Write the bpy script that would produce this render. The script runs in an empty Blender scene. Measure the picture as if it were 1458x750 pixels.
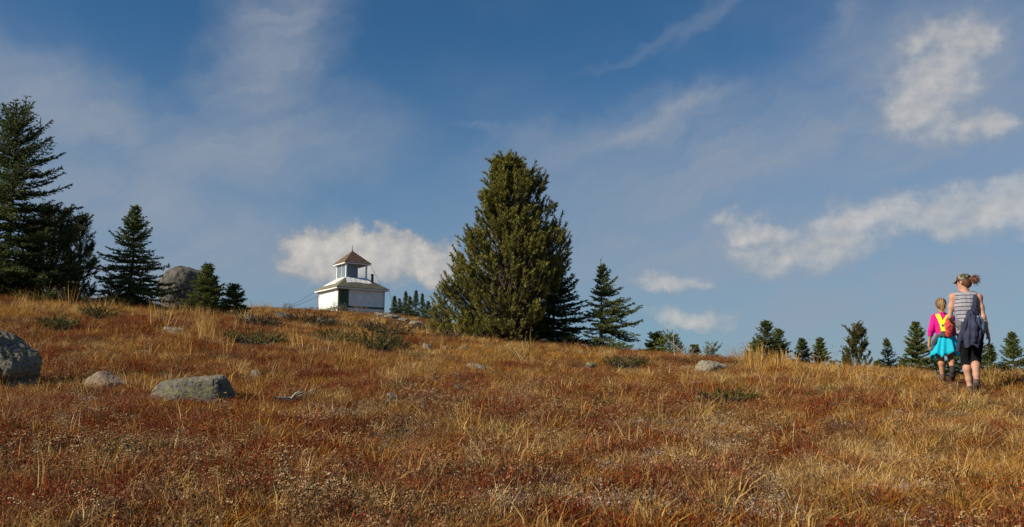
import bpy, math, random
import numpy as np
from mathutils import Vector, Matrix

SC = bpy.context.scene
COL = SC.collection

# ------------------------------------------------------------------ camera, world, sun, exposure
F = 1263.0                       # focal length in photo pixels (photo is 1458 x 750)
PITCH = math.atan((550 - 375) / F)
CP, SP = math.cos(PITCH), math.sin(PITCH)
cam_d = bpy.data.cameras.new('camera')
cam_d.sensor_width = 36.0
cam_d.lens = 36.0 * F / 1458.0
cam_d.clip_start = 0.1
cam_d.clip_end = 20000
cam = bpy.data.objects.new('camera', cam_d)
COL.objects.link(cam)
cam.location = (0, 0, 0)
cam.rotation_euler = (math.pi / 2 + PITCH, 0, 0)
SC.camera = cam

SUN_EL = 30.0
SUN_AZ = -113.0                  # degrees clockwise from +Y seen from above
sel, saz = math.radians(SUN_EL), math.radians(SUN_AZ)
SUN = Vector((math.sin(saz) * math.cos(sel), math.cos(saz) * math.cos(sel), math.sin(sel)))
sl = bpy.data.lights.new('sun', 'SUN')
sl.energy = 5.0
sl.angle = math.radians(0.53)
sl.color = (1.0, 0.88, 0.70)
sun = bpy.data.objects.new('sun', sl)
COL.objects.link(sun)
sun.rotation_euler = SUN.to_track_quat('Z', 'Y').to_euler()
SC.view_settings.view_transform = 'Standard'
SC.view_settings.look = 'None'
SC.view_settings.gamma = 1.0
SC.view_settings.use_curve_mapping = False
SC.view_settings.exposure = 0.38
SC.cycles.max_bounces = 6
SC.cycles.transparent_max_bounces = 8
SC.cycles.use_denoising = True


def ray(px, py):
    u, v = (px - 729.0) / F, (375.0 - py) / F
    return np.array([u, CP - v * SP, SP + v * CP])


def azel(px, py):
    d = ray(px, py)
    return math.degrees(math.atan2(d[0], d[1])), math.degrees(math.atan2(d[2], math.hypot(d[0], d[1])))


def at(px, py, depth):
    d = ray(px, py)
    return d * (depth / d[1])


def proj(P):
    x, y, z = P[..., 0], P[..., 1], P[..., 2]
    fy = y * CP + z * SP
    fz = -y * SP + z * CP
    fy = np.maximum(fy, 1e-3)
    return 729 + F * x / fy, 375 - F * fz / fy


# ---- world: physical sky with procedural cirrus and cumulus
W = bpy.data.worlds.new('World')
SC.world = W
W.use_nodes = True
nt = W.node_tree
nt.nodes.clear()
N, L = nt.nodes, nt.links


class NB:
    """tiny node-graph helper"""
    def __init__(s, nt):
        s.nt = nt

    def new(s, t, **kw):
        n = s.nt.nodes.new(t)
        for k, v in kw.items():
            setattr(n, k, v)
        return n

    def put(s, sock, v):
        if isinstance(v, bpy.types.NodeSocket):
            s.nt.links.new(v, sock)
        else:
            sock.default_value = v

    def m(s, op, a, b=None, c=None, clamp=False):
        n = s.new('ShaderNodeMath', operation=op, use_clamp=clamp)
        s.put(n.inputs[0], a)
        if b is not None:
            s.put(n.inputs[1], b)
        if c is not None:
            s.put(n.inputs[2], c)
        return n.outputs[0]

    def mix(s, f, a, b, blend='MIX'):
        n = s.new('ShaderNodeMix', data_type='RGBA', blend_type=blend)
        s.put(n.inputs[0], f)
        s.put(n.inputs[6], a if not isinstance(a, tuple) else (*a, 1)[:4])
        s.put(n.inputs[7], b if not isinstance(b, tuple) else (*b, 1)[:4])
        return n.outputs[2]

    def noise(s, vec, scale, detail=4, rough=0.55, dist=0.0):
        n = s.new('ShaderNodeTexNoise')
        if vec is not None:
            s.put(n.inputs['Vector'], vec)
        n.inputs['Scale'].default_value = scale
        n.inputs['Detail'].default_value = detail
        n.inputs['Roughness'].default_value = rough
        n.inputs['Distortion'].default_value = dist
        return n.outputs[0]

    def xyz(s, x, y, z):
        n = s.new('ShaderNodeCombineXYZ')
        for i, v in enumerate((x, y, z)):
            s.put(n.inputs[i], v)
        return n.outputs[0]

    def ramp(s, f, stops):
        n = s.new('ShaderNodeValToRGB')
        e = n.color_ramp.elements
        while len(e) < len(stops):
            e.new(0.5)
        for k, (p, c) in zip(e, stops):
            k.position = p
            k.color = (*c, 1)[:4]
        s.put(n.inputs[0], f)
        return n.outputs[0]

    def step(s, x, lo, hi):
        n = s.new('ShaderNodeMapRange', interpolation_type='SMOOTHSTEP')
        s.put(n.inputs[0], x)
        n.inputs[1].default_value = lo
        n.inputs[2].default_value = hi
        return n.outputs[0]


w = NB(nt)
sky = w.new('ShaderNodeTexSky', sky_type='NISHITA')
sky.sun_disc = False
sky.sun_elevation = sel
sky.sun_rotation = saz
sky.altitude = 1900
sky.air_density = 1.0
sky.dust_density = 1.2
sky.ozone_density = 2.2
tc = w.new('ShaderNodeTexCoord')
sx = w.new('ShaderNodeSeparateXYZ')
L.new(tc.outputs['Generated'], sx.inputs[0])
X, Y, Z = sx.outputs
az = w.m('MULTIPLY', w.m('ARCTAN2', X, Y), 57.29578)
el = w.m('MULTIPLY', w.m('ARCSINE', Z), 57.29578)
pln = w.xyz(az, w.m('MULTIPLY', el, 1.3), 0.0)
# domain warp shared by the clouds
w1 = w.noise(pln, 0.22, 5, 0.6)
w2 = w.noise(w.xyz(w.m('ADD', az, 57.0), el, 3.0), 0.22, 5, 0.6)
azw = w.m('ADD', az, w.m('MULTIPLY', w.m('SUBTRACT', w1, 0.5), 6.0))
elw = w.m('ADD', el, w.m('MULTIPLY', w.m('SUBTRACT', w2, 0.5), 4.5))


def blob(cx, cy, rx, ry, rot=0.0, low=None, a=None, e=None):
    """soft ellipse, 1 in the middle falling to 0 at the rim; low = radius below the middle (flat bases)"""
    a = azw if a is None else a
    e = elw if e is None else e
    dx, dy = w.m('SUBTRACT', a, cx), w.m('SUBTRACT', e, cy)
    if rot:
        c, s_ = math.cos(math.radians(rot)), math.sin(math.radians(rot))
        ux = w.m('ADD', w.m('MULTIPLY', dx, c), w.m('MULTIPLY', dy, s_))
        uy = w.m('SUBTRACT', w.m('MULTIPLY', dy, c), w.m('MULTIPLY', dx, s_))
        dx, dy = ux, uy
    if low:
        dy = w.m('MAXIMUM', w.m('DIVIDE', dy, ry), w.m('DIVIDE', dy, -low))
    else:
        dy = w.m('DIVIDE', dy, ry)
    dx = w.m('DIVIDE', dx, rx)
    r = w.m('SQRT', w.m('ADD', w.m('MULTIPLY', dx, dx), w.m('MULTIPLY', dy, dy)))
    return w.m('SUBTRACT', 1.0, r)


def pxblob(px, py, rx, ry, rot=0.0, low=None, **k):
    a, e = azel(px, py)
    g = 180 / math.pi / F
    return blob(a, e, rx * g, ry * g, rot, low * g if low else None, **k)


def wmax(vals):
    v = vals[0]
    for q in vals[1:]:
        v = w.m('MAXIMUM', v, q)
    return v


# cirrus: broad soft veils plus combed streaks
veils = [pxblob(385, 90, 260, 120, 66), pxblob(340, 215, 320, 105, 8), pxblob(90, 150, 300, 75, -18), pxblob(170, 280, 360, 110, -8),
         pxblob(330, 335, 380, 100, -12), pxblob(1120, 235, 620, 170, 7), pxblob(900, 185, 330, 60, 12), pxblob(1340, 120, 300, 220, 20), pxblob(1060, 350, 560, 150, 0),
         pxblob(120, 385, 480, 90, 0), pxblob(1300, 430, 520, 140, 0)]
for (a_, e_, rx_, ry_, ro_) in ((70, 24, 22, 6, 15), (110, 15, 25, 5, -8), (150, 30, 24, 7, 25), (-70, 28, 24, 7, -15), (-110, 16, 26, 5, 8),
                                (-150, 26, 24, 6, 12), (0, 52, 40, 9, 30), (60, 55, 40, 9, -20), (180, 50, 40, 9, 0), (-80, 52, 40, 9, 40)):
    veils.append(blob(a_, e_, rx_, ry_, ro_))
veil = w.m('POWER', w.step(wmax(veils), 0.0, 1.0), 0.8)
ca, sa = math.cos(math.radians(24)), math.sin(math.radians(24))
ru = w.m('ADD', w.m('MULTIPLY', azw, ca), w.m('MULTIPLY', elw, sa))
rv = w.m('SUBTRACT', w.m('MULTIPLY', elw, ca), w.m('MULTIPLY', azw, sa))
comb = w.noise(w.xyz(w.m('MULTIPLY', ru, 0.10), w.m('MULTIPLY', rv, 0.42), 1.7), 1.0, 6, 0.62, 0.6)
soft = w.noise(pln, 0.075, 4, 0.5)
cir = w.m('MULTIPLY', veil, w.m('ADD', 0.36, w.m('MULTIPLY', w.step(comb, 0.20, 0.85), 0.50)))
cir = w.m('ADD', cir, w.m('MULTIPLY', w.step(soft, 0.42, 0.85), 0.22))
streaks = wmax([pxblob(945, 50, 150, 15, 22), pxblob(1010, 20, 90, 20, 32), pxblob(690, 186, 60, 10, -4), pxblob(960, 158, 130, 16, 20),
                pxblob(1200, 28, 45, 40, 30)])
cir = w.m('ADD', cir, w.m('MULTIPLY', w.step(streaks, -0.1, 1.0), w.m('MULTIPLY', comb, 0.40)))
cir = w.m('MINIMUM', cir, 0.80)

# cumulus: crisp heaps, and softer fading ones
heaps = [pxblob(452, 358, 66, 42, 0, 52), pxblob(525, 352, 105, 44, 0, 66), pxblob(600, 360, 70, 38, 0, 52)]
soft_heaps = [pxblob(1225, 320, 150, 50, 6, 50), pxblob(1340, 300, 150, 44, 8, 48), pxblob(1450, 285, 140, 52, 8, 54), pxblob(1075, 326, 90, 28, 0, 34), pxblob(1150, 350, 150, 36, 0, 40), pxblob(1400, 310, 150, 44, 0, 44),
              pxblob(1355, 66, 78, 48, 0, 44), pxblob(1310, 150, 90, 80, -10, 60), pxblob(1345, 115, 70, 60, 0, 50), pxblob(1398, 172, 52, 36, 0, 30),
              pxblob(960, 402, 70, 20, 0, 17), pxblob(985, 456, 84, 22, 0, 20)]
for (a_, e_, rx_, ry_) in ((48, 9, 7, 3), (63, 13, 9, 3.5), (85, 8, 10, 3), (104, 11, 6, 2.5), (126, 7, 9, 3), (149, 12, 8, 3.4), (172, 8, 10, 3),
                           (-46, 8, 6, 2.5), (-60, 11, 8, 3), (-82, 7, 9, 3), (-101, 12, 7, 3), (-124, 8, 9, 3), (-150, 10, 8, 3)):
    (heaps if int(a_) % 2 else soft_heaps).append(blob(a_, e_, rx_, ry_, 0, ry_))
hp = wmax(heaps)
fb = w.noise(w.xyz(az, w.m('MULTIPLY', el, 1.15), 9.0), 0.62, 7, 0.6)
fb2 = w.noise(w.xyz(w.m('ADD', az, 0.5), w.m('MULTIPLY', w.m('SUBTRACT', el, 0.35), 1.15), 9.0), 0.62, 7, 0.6)
sp_ = wmax(soft_heaps)
dens = w.m('ADD', w.m('MULTIPLY', hp, 1.25), w.m('MULTIPLY', w.m('SUBTRACT', fb, 0.46), 1.0))
dens2 = w.m('ADD', w.m('MULTIPLY', sp_, 1.1), w.m('MULTIPLY', w.m('SUBTRACT', fb, 0.47), 0.95))
cum = w.m('MAXIMUM', w.m('MULTIPLY', w.step(dens, 0.04, 0.44), 0.92), w.m('MULTIPLY', w.step(dens2, 0.0, 1.05), 0.64))
dens = w.m('MAXIMUM', dens, dens2)
big = w.noise(w.xyz(az, w.m('MULTIPLY', el, 1.15), 19.0), 0.33, 3, 0.5)
relief = w.m('ADD', 0.50, w.m('MULTIPLY', w.m('SUBTRACT', fb, fb2), 1.3))
relief = w.m('ADD', relief, w.m('MULTIPLY', w.m('SUBTRACT', big, 0.45), 0.9), clamp=True)
relief = w.m('MULTIPLY', relief, w.step(dens, 0.1, 0.75))

skyc = w.mix(1.0, sky.outputs[0], (0.45, 0.86, 1.06), 'MULTIPLY')
hz = w.m('MULTIPLY', w.step(w.m('MULTIPLY', el, -1.0), -24.0, -1.0), 0.62)
skyc = w.mix(hz, skyc, (2.75, 3.55, 4.3))
c1 = w.mix(cir, skyc, (3.5, 4.0, 4.8))
cumc = w.mix(relief, (3.9, 4.1, 4.4), (8.6, 7.9, 7.0))
c2 = w.mix(cum, c1, cumc)
bg = w.new('ShaderNodeBackground')
L.new(c2, bg.inputs[0])
bg.inputs[1].default_value = 0.066
wo = w.new('ShaderNodeOutputWorld')
L.new(bg.outputs[0], wo.inputs[0])

# ------------------------------------------------------------------ helpers
rng = np.random.default_rng(7)


def hash2(ix, iy, seed):
    n = (ix.astype(np.int64) * 374761393 + iy.astype(np.int64) * 668265263 + seed * 974634777) & 0x7fffffff
    n = ((n ^ (n >> 13)) * 1274126177) & 0x7fffffff
    return ((n ^ (n >> 16)) & 0xffff) / 65535.0


def vnoise(x, y, seed=0):
    ix, iy = np.floor(x), np.floor(y)
    fx, fy = x - ix, y - iy
    fx, fy = fx * fx * (3 - 2 * fx), fy * fy * (3 - 2 * fy)
    h = lambda a, b: hash2(ix + a, iy + b, seed)
    return (h(0, 0) * (1 - fx) + h(1, 0) * fx) * (1 - fy) + (h(0, 1) * (1 - fx) + h(1, 1) * fx) * fy


def fbm(x, y, seed=0, octv=4):
    s, a, t = 0, 0.5, 0
    for i in range(octv):
        s = s + a * vnoise(x * 2 ** i + 17.3 * i, y * 2 ** i - 9.1 * i, seed + i)
        t += a
        a *= 0.5
    return s / t


def noise3(P, seed=0):
    return (vnoise(P[:, 0] + 0.37 * P[:, 2], P[:, 1] - 0.61 * P[:, 2], seed) + vnoise(P[:, 1] + 11, P[:, 2] + 0.5 * P[:, 0], seed + 5)
            + vnoise(P[:, 2] - 7, P[:, 0] + 0.3 * P[:, 1], seed + 9)) / 3


def smooth(a, lo, hi):
    t = np.clip((a - lo) / (hi - lo), 0, 1)
    return t * t * (3 - 2 * t)


def mesh_np(name, V, T, col=None, mat=None, smoothf=False, quads=False):
    V = np.asarray(V, np.float32)
    T = np.asarray(T, np.int32)
    k = T.shape[1]
    me = bpy.data.meshes.new(name)
    me.vertices.add(len(V))
    me.vertices.foreach_set('co', V.ravel())
    me.loops.add(T.size)
    me.loops.foreach_set('vertex_index', T.ravel())
    me.polygons.add(len(T))
    me.polygons.foreach_set('loop_start', np.arange(0, T.size, k, dtype=np.int32))
    me.polygons.foreach_set('use_smooth', np.full(len(T), smoothf))
    if col is not None:
        a = me.color_attributes.new('col', 'FLOAT_COLOR', 'POINT')
        c = np.ones((len(V), 4), np.float32)
        c[:, :3] = col
        a.data.foreach_set('color', c.ravel())
    me.update(calc_edges=True)
    if mat:
        me.materials.append(mat)
    return me


def link(name, me, parent=None, loc=None, rz=0.0):
    o = bpy.data.objects.new(name, me)
    COL.objects.link(o)
    if parent:
        o.parent = parent
    if loc is not None:
        o.location = tuple(float(q) for q in loc)
    if rz:
        o.rotation_euler = (0, 0, rz)
    return o


def tag(o, label=None, cat=None, group=None, kind=None):
    if label:
        o['label'] = label
    if cat:
        o['category'] = cat
    if group:
        o['group'] = group
    if kind:
        o['kind'] = kind
    return o


def thing(name, label, cat, loc=(0, 0, 0), rz=0.0, group=None):
    return tag(link(name, None, None, loc, rz), label, cat, group)


class MB:
    """collects polygons for one mesh"""
    def __init__(s):
        s.v, s.f = [], []

    def add(s, vs, fs):
        b = len(s.v)
        s.v += [tuple(map(float, p)) for p in vs]
        s.f += [tuple(i + b for i in f) for f in fs]
        return s

    def hexa(s, bot, top):
        s.add(list(bot) + list(top), [(3, 2, 1, 0), (4, 5, 6, 7), (0, 1, 5, 4), (1, 2, 6, 5), (2, 3, 7, 6), (3, 0, 4, 7)])
        return s

    def box(s, x0, x1, y0, y1, z0, z1):
        q = [(x0, y0), (x1, y0), (x1, y1), (x0, y1)]
        return s.hexa([(*p, z0) for p in q], [(*p, z1) for p in q])

    def tube(s, pts, rad, n=8, cap=True):
        pts = [Vector(p) for p in pts]
        if not hasattr(rad, '__len__'):
            rad = [rad] * len(pts)
        b = len(s.v)
        up = None
        for i, p in enumerate(pts):
            d = (pts[min(i + 1, len(pts) - 1)] - pts[max(i - 1, 0)]).normalized()
            if up is None:
                up = d.orthogonal().normalized()
            u = (up - d * up.dot(d)).normalized()
            up = u
            v = d.cross(u)
            for k in range(n):
                a = 2 * math.pi * k / n
                s.v.append(tuple(p + (u * math.cos(a) + v * math.sin(a)) * rad[i]))
        for i in range(len(pts) - 1):
            for k in range(n):
                k2 = (k + 1) % n
                s.f.append((b + i * n + k, b + i * n + k2, b + (i + 1) * n + k2, b + (i + 1) * n + k))
        if cap:
            s.f.append(tuple(b + k for k in range(n))[::-1])
            s.f.append(tuple(b + (len(pts) - 1) * n + k for k in range(n)))
        return s

    def mesh(s, name, m=None, sm=False):
        me = bpy.data.meshes.new(name)
        me.from_pydata(s.v, [], s.f)
        if sm:
            me.polygons.foreach_set('use_smooth', [True] * len(me.polygons))
        if m:
            me.materials.append(m)
        me.update()
        return me

    def obj(s, name, m, parent=None, sm=False, loc=None, rz=0.0):
        return link(name, s.mesh(name, m, sm), parent, loc, rz)


def material(name, color, rough=0.85, var=None, vscale=20, attr=None, transl=0.0, bump=0.0, bscale=60, spec=0.25, metallic=0.0, detail=5):
    m = bpy.data.materials.new(name)
    m.use_nodes = True
    b = NB(m.node_tree)
    bs = m.node_tree.nodes['Principled BSDF']
    out = m.node_tree.nodes['Material Output']
    tcn = b.new('ShaderNodeTexCoord').outputs['Object']
    c = (*color, 1)
    if attr:
        an = b.new('ShaderNodeAttribute', attribute_name=attr)
        c = an.outputs['Color']
    if var:
        n = b.noise(tcn, vscale, detail, 0.6)
        c = b.mix(b.step(n, 0.3, 0.72), c, (*var, 1) if not isinstance(var, bpy.types.NodeSocket) else var)
    b.put(bs.inputs['Base Color'], c)
    bs.inputs['Roughness'].default_value = rough
    bs.inputs['Specular IOR Level'].default_value = spec
    bs.inputs['Metallic'].default_value = metallic
    if bump:
        bn = b.new('ShaderNodeBump')
        bn.inputs['Strength'].default_value = bump
        bn.inputs['Distance'].default_value = 0.02
        b.put(bn.inputs['Height'], b.noise(tcn, bscale, 6, 0.65))
        b.put(bs.inputs['Normal'], bn.outputs[0])
    if transl:
        t = b.new('ShaderNodeBsdfTranslucent')
        b.put(t.inputs[0], c)
        mx = b.new('ShaderNodeMixShader')
        mx.inputs[0].default_value = transl
        b.nt.links.new(bs.outputs[0], mx.inputs[1])
        b.nt.links.new(t.outputs[0], mx.inputs[2])
        b.nt.links.new(mx.outputs[0], out.inputs[0])
    return m


# ------------------------------------------------------------------ terrain
ctrl_px = [  # photo x, photo y, depth in metres
    (-120, 750, 5.0), (0, 750, 5.0), (200, 750, 5.2), (420, 750, 5.4), (729, 750, 5.6), (1000, 750, 5.8), (1250, 750, 5.9), (1458, 750, 5.9), (1600, 750, 5.9),
    (0, 640, 7.6), (365, 640, 8.0), (729, 640, 8.6), (1090, 640, 8.8), (1458, 640, 8.6),
    (0, 555, 11.5), (300, 555, 12.0), (600, 555, 12.8), (900, 560, 12.8), (1150, 560, 12.4),
    (1380, 553, 12.8), (1345, 538, 14.1), (1470, 553, 12.6),
    (0, 480, 17.0), (300, 490, 17.0), (560, 500, 18.5), (760, 515, 19.0), (950, 525, 17.5),
    (-100, 414, 25.0), (0, 418, 25.0), (100, 426, 25.0), (200, 437, 26.0), (330, 448, 28.0),
    (450, 462, 34.0), (560, 472, 34.0), (640, 478, 31.0), (720, 484, 28.0), (800, 491, 28.0), (880, 497, 27.0),
    (980, 510, 22.5), (1050, 513, 21.0), (1150, 520, 20.0), (1250, 527, 18.0), (1350, 532, 16.5), (1458, 535, 16.0), (1600, 540, 16.0),
    (340, 439, 55.0), (400, 440, 66.0), (440, 443, 70.0), (490, 444, 74.0), (546, 446, 77.0), (600, 457, 72.0), (640, 470, 60.0), (690, 479, 45.0),
    (-100, 430, 40.0), (0, 432, 40.0), (130, 440, 40.0), (250, 446, 42.0),
    (800, 502, 42.0), (900, 512, 40.0), (1000, 534, 36.0), (1100, 542, 36.0), (1250, 552, 36.0), (1400, 560, 34.0), (1550, 565, 34.0),
]
CT = [at(*c) - np.array([0, 0, 0.11 if 14.5 < c[2] < 37 else 0.04]) for c in ctrl_px]      # the grass tops, not the soil, make the skyline
CT += [np.array(p, float) for p in (
    (0, 0, -1.62), (0, 2.8, -1.62), (-4, 0, -1.45), (4, 0, -1.7), (0, -6, -2.2), (-12, -2, -1.2), (12, -2, -2.2), (-14, -14, -2.8), (14, -14, -3.4), (0, -30, -5.5),
    (-40, 0, 0.6), (-40, 30, 2.4), (40, 0, -4.0), (40, 28, -4.5), (-60, 70, 1.5), (-30, 75, 3.2), (-12, 92, 3.6), (6, 80, 1.0), (25, 60, -3.5), (50, 60, -7.0),
    (20, 100, -7), (-15, 120, 0.5), (-60, 110, -3), (60, 100, -12), (-90, 40, -2), (-70, -30, -5), (70, -30, -10), (0, -80, -14), (90, 20, -12))]
CT = np.array(CT)
CT[len(ctrl_px):, 2] += 0.024 * np.maximum(CT[len(ctrl_px):, 1], 0)      # the hill climbs away from the camera


def tps_k(r2):
    return 0.5 * r2 * np.log(np.maximum(r2, 1e-9))


_n = len(CT)
_d2 = ((CT[:, None, :2] - CT[None, :, :2]) ** 2).sum(-1)
_A = np.zeros((_n + 3, _n + 3))
_A[:_n, :_n] = tps_k(_d2) + np.eye(_n) * 0.3
_A[:_n, _n] = 1
_A[:_n, _n + 1:_n + 3] = CT[:, :2]
_A[_n:, :_n] = _A[:_n, _n:].T
_w = np.linalg.solve(_A, np.concatenate([CT[:, 2], np.zeros(3)]))


def ground_z(x, y):
    x, y = np.asarray(x, float), np.asarray(y, float)
    sh = np.broadcast(x, y).shape
    x, y = np.broadcast_to(x, sh).ravel(), np.broadcast_to(y, sh).ravel()
    out = np.empty(len(x))
    for i in range(0, len(x), 40000):
        xs, ys = x[i:i + 40000], y[i:i + 40000]
        cx, cy = np.clip(xs, -130, 130), np.clip(ys, -110, 150)
        r2 = (cx[:, None] - CT[None, :, 0]) ** 2 + (cy[:, None] - CT[None, :, 1]) ** 2
        z = tps_k(r2) @ _w[:_n] + _w[_n] + cx * _w[_n + 1] + cy * _w[_n + 2]
        r = np.hypot(xs, ys)
        far = -55 - 30 * smooth(r, 400, 3000) + 14 * (fbm(xs / 240, ys / 240, 3) - 0.5)
        t = smooth(r, 75, 330)
        z = z * (1 - t) + far * t
        z += 0.16 * (fbm(xs / 1.3, ys / 1.3, 21, 3) - 0.5) * (1 - t) + 0.035 * (fbm(xs / 0.35, ys / 0.35, 25, 2) - 0.5) * (1 - smooth(r, 20, 40))
        out[i:i + 40000] = z
    return out.reshape(sh)


def gz(x, y):
    return float(ground_z(np.array([x]), np.array([y]))[0])


def hit(px, py):
    """where the view ray through a photo pixel meets the ground"""
    d = ray(px, py)
    d = d / d[1]
    ys = np.linspace(4, 110, 4000)
    g = ground_z(d[0] * ys, ys) - d[2] * ys
    k = np.argmax(g > 0) if (g > 0).any() else int(np.argmax(g))
    yy = ys[k]
    return np.array([d[0] * yy, yy, gz(d[0] * yy, yy)])


def on_ground(px, depth, sink=0.0):
    """point of the ground on the photo column px at the given depth"""
    z = 0.0
    for _ in range(8):
        fy = depth * CP + z * SP
        x = (px - 729) / F * fy
        z = gz(x, depth)
    return np.array([x, depth, z - sink])


rad = np.concatenate([[0.0], np.geomspace(1.2, 110, 210), np.geomspace(125, 9000, 34)])
ang = np.concatenate([np.linspace(-48, 48, 240, endpoint=False), np.linspace(48, 312, 130, endpoint=False)]) * math.pi / 180
na = len(ang)
gx = (rad[1:, None] * np.sin(ang)[None]).ravel()
gy = (rad[1:, None] * np.cos(ang)[None]).ravel()
GV = np.stack([np.concatenate([[0], gx]), np.concatenate([[0], gy]), ground_z(np.concatenate([[0], gx]), np.concatenate([[0], gy]))], 1)
GT = []
for k in range(na):
    GT.append((0, 1 + (k + 1) % na, 1 + k))
GT = np.array(GT)
ii, kk = np.meshgrid(np.arange(len(rad) - 2), np.arange(na), indexing='ij')
ii, kk = ii.ravel(), kk.ravel()
k2 = (kk + 1) % na
a_, b_, c_, d_ = 1 + ii * na + kk, 1 + ii * na + k2, 1 + (ii + 1) * na + k2, 1 + (ii + 1) * na + kk
GT = np.concatenate([GT, np.stack([a_, b_, c_], 1), np.stack([a_, c_, d_], 1)])

mg = bpy.data.materials.new('alpine_ground')
mg.use_nodes = True
g = NB(mg.node_tree)
pos = g.new('ShaderNodeNewGeometry').outputs['Position']
n1 = g.noise(pos, 0.9, 6, 0.62)
n2 = g.noise(pos, 6.0, 6, 0.65)
n3 = g.noise(pos, 38.0, 4, 0.7)
n4 = g.noise(pos, 0.11, 4, 0.6)
c = g.ramp(n2, [(0.30, (0.040, 0.022, 0.012)), (0.48, (0.105, 0.055, 0.022)), (0.60, (0.20, 0.115, 0.042)), (0.76, (0.26, 0.21, 0.15))])
c = g.mix(g.step(n1, 0.47, 0.62), c, g.ramp(n3, [(0.3, (0.045, 0.012, 0.007)), (0.7, (0.15, 0.045, 0.018))]))
c = g.mix(g.m('MULTIPLY', g.step(n3, 0.52, 0.72), 0.6), c, (0.30, 0.19, 0.08))
dist = g.new('ShaderNodeVectorMath', operation='LENGTH')
g.put(dist.inputs[0], pos)
farc = g.ramp(n4, [(0.35, (0.020, 0.032, 0.016)), (0.55, (0.05, 0.06, 0.025)), (0.7, (0.16, 0.12, 0.05))])
c = g.mix(g.step(dist.outputs['Value'], 110, 260), c, farc)
gb = mg.node_tree.nodes['Principled BSDF']
g.put(gb.inputs['Base Color'], c)
gb.inputs['Roughness'].default_value = 0.95
gb.inputs['Specular IOR Level'].default_value = 0.1
bn = g.new('ShaderNodeBump')
bn.inputs['Strength'].default_value = 0.7
bn.inputs['Distance'].default_value = 0.04
g.put(bn.inputs['Height'], g.m('ADD', n3, n2))
g.put(gb.inputs['Normal'], bn.outputs[0])
tag(link('ground', mesh_np('ground', GV, GT, None, mg, True)), kind='structure')

# ------------------------------------------------------------------ ground cover (clumps spread by geometry nodes)
def blades(n, h0, h1, spread, lean, width, seed, seg=2, curl=0.6, cols=None, head=None):
    """thin bent blades; returns V, T, C"""
    r = np.random.default_rng(seed)
    V, T, C = [], [], []
    for i in range(n):
        a = r.uniform(0, 2 * math.pi)
        rr = spread * math.sqrt(r.uniform())
        b = np.array([rr * math.cos(a), rr * math.sin(a), -0.03])
        h = r.uniform(h0, h1)
        a2 = a + r.normal(0, 0.9)
        ln = lean * r.uniform(0.2, 1.3)
        dr = np.array([math.cos(a2), math.sin(a2), 0])
        wa = r.uniform(0, math.pi)
        wv = np.array([math.cos(wa), math.sin(wa), 0]) * width * r.uniform(0.7, 1.3)
        c = np.array(cols[r.integers(len(cols))]) * r.uniform(0.75, 1.25)
        base = len(V)
        for k in range(seg):
            t = k / seg
            p = b + np.array([0, 0, h * t]) + dr * h * ln * (t * 0.4 + t * t * curl)
            wk = wv * (1 - 0.6 * t)
            V += [p - wk / 2, p + wk / 2]
            C += [c, c]
        tip = b + np.array([0, 0, h * (1 - 0.35 * ln * curl)]) + dr * h * ln * (0.4 + curl)
        V.append(tip)
        C.append(c)
        for k in range(seg - 1):
            q = base + 2 * k
            T += [(q, q + 1, q + 3), (q, q + 3, q + 2)]
        q = base + 2 * (seg - 1)
        T.append((q, q + 1, q + 2))
        if head is not None and r.uniform() < 0.8:
            hc = np.array(head) * r.uniform(0.8, 1.2)
            for j in range(5):
                pj = tip - (tip - V[-3 if seg > 1 else -2]) * 0.06 * j
                ang_ = r.uniform(0, 6.28)
                sd = np.array([math.cos(ang_), math.sin(ang_), 0.9]) * 0.014
                bb = len(V)
                V += [pj, pj + sd, pj + sd * 0.5 + np.array([-sd[1], sd[0], 0]) * 0.35]
                C += [hc] * 3
                T.append((bb, bb + 1, bb + 2))
    return np.array(V), np.array(T), np.array(C)


def leaves(n, rad, h, size, seed, cols, stems=6, stemc=(0.10, 0.05, 0.03)):
    """low leafy clump: many small leaf quads through a dome"""
    r = np.random.default_rng(seed)
    a, q = r.uniform(0, 2 * math.pi, n), np.sqrt(r.uniform(0, 1, n))
    z = r.uniform(0.05, 1, n) * h * (1.05 - 0.75 * q * q)
    P = np.stack([rad * q * np.cos(a), rad * q * np.sin(a), z], 1)
    d = r.normal(0, 1, (n, 3)) + np.array([0, 0, 0.7])
    d /= np.linalg.norm(d, axis=1)[:, None]
    s = np.cross(d, r.normal(0, 1, (n, 3)))
    s /= np.linalg.norm(s, axis=1)[:, None]
    sz = size * r.uniform(0.6, 1.4, n)[:, None]
    V = np.concatenate([P, P + d * sz * 0.5 + s * sz * 0.3, P + d * sz, P + d * sz * 0.5 - s * sz * 0.3])
    i = np.arange(n)
    T = np.concatenate([np.stack([i, i + n, i + 2 * n], 1), np.stack([i, i + 2 * n, i + 3 * n], 1)])
    cc = np.array(cols)[r.integers(len(cols), size=n)] * r.uniform(0.7, 1.3, n)[:, None]
    C = np.concatenate([cc] * 4)
    if stems:
        v2, t2, c2_ = blades(stems, h * 0.6, h * 1.05, rad * 0.6, 0.5, 0.004, seed + 99, 1, 0.3, [stemc])
        T = np.concatenate([T, t2 + len(V)])
        V = np.concatenate([V, v2])
        C = np.concatenate([C, c2_])
    return V, T, C


def joinp(*parts):
    V, T, C, b = [], [], [], 0
    for v, t, c in parts:
        V.append(v)
        T.append(t + b)
        C.append(c)
        b += len(v)
    return np.concatenate(V), np.concatenate(T), np.concatenate(C)


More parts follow.
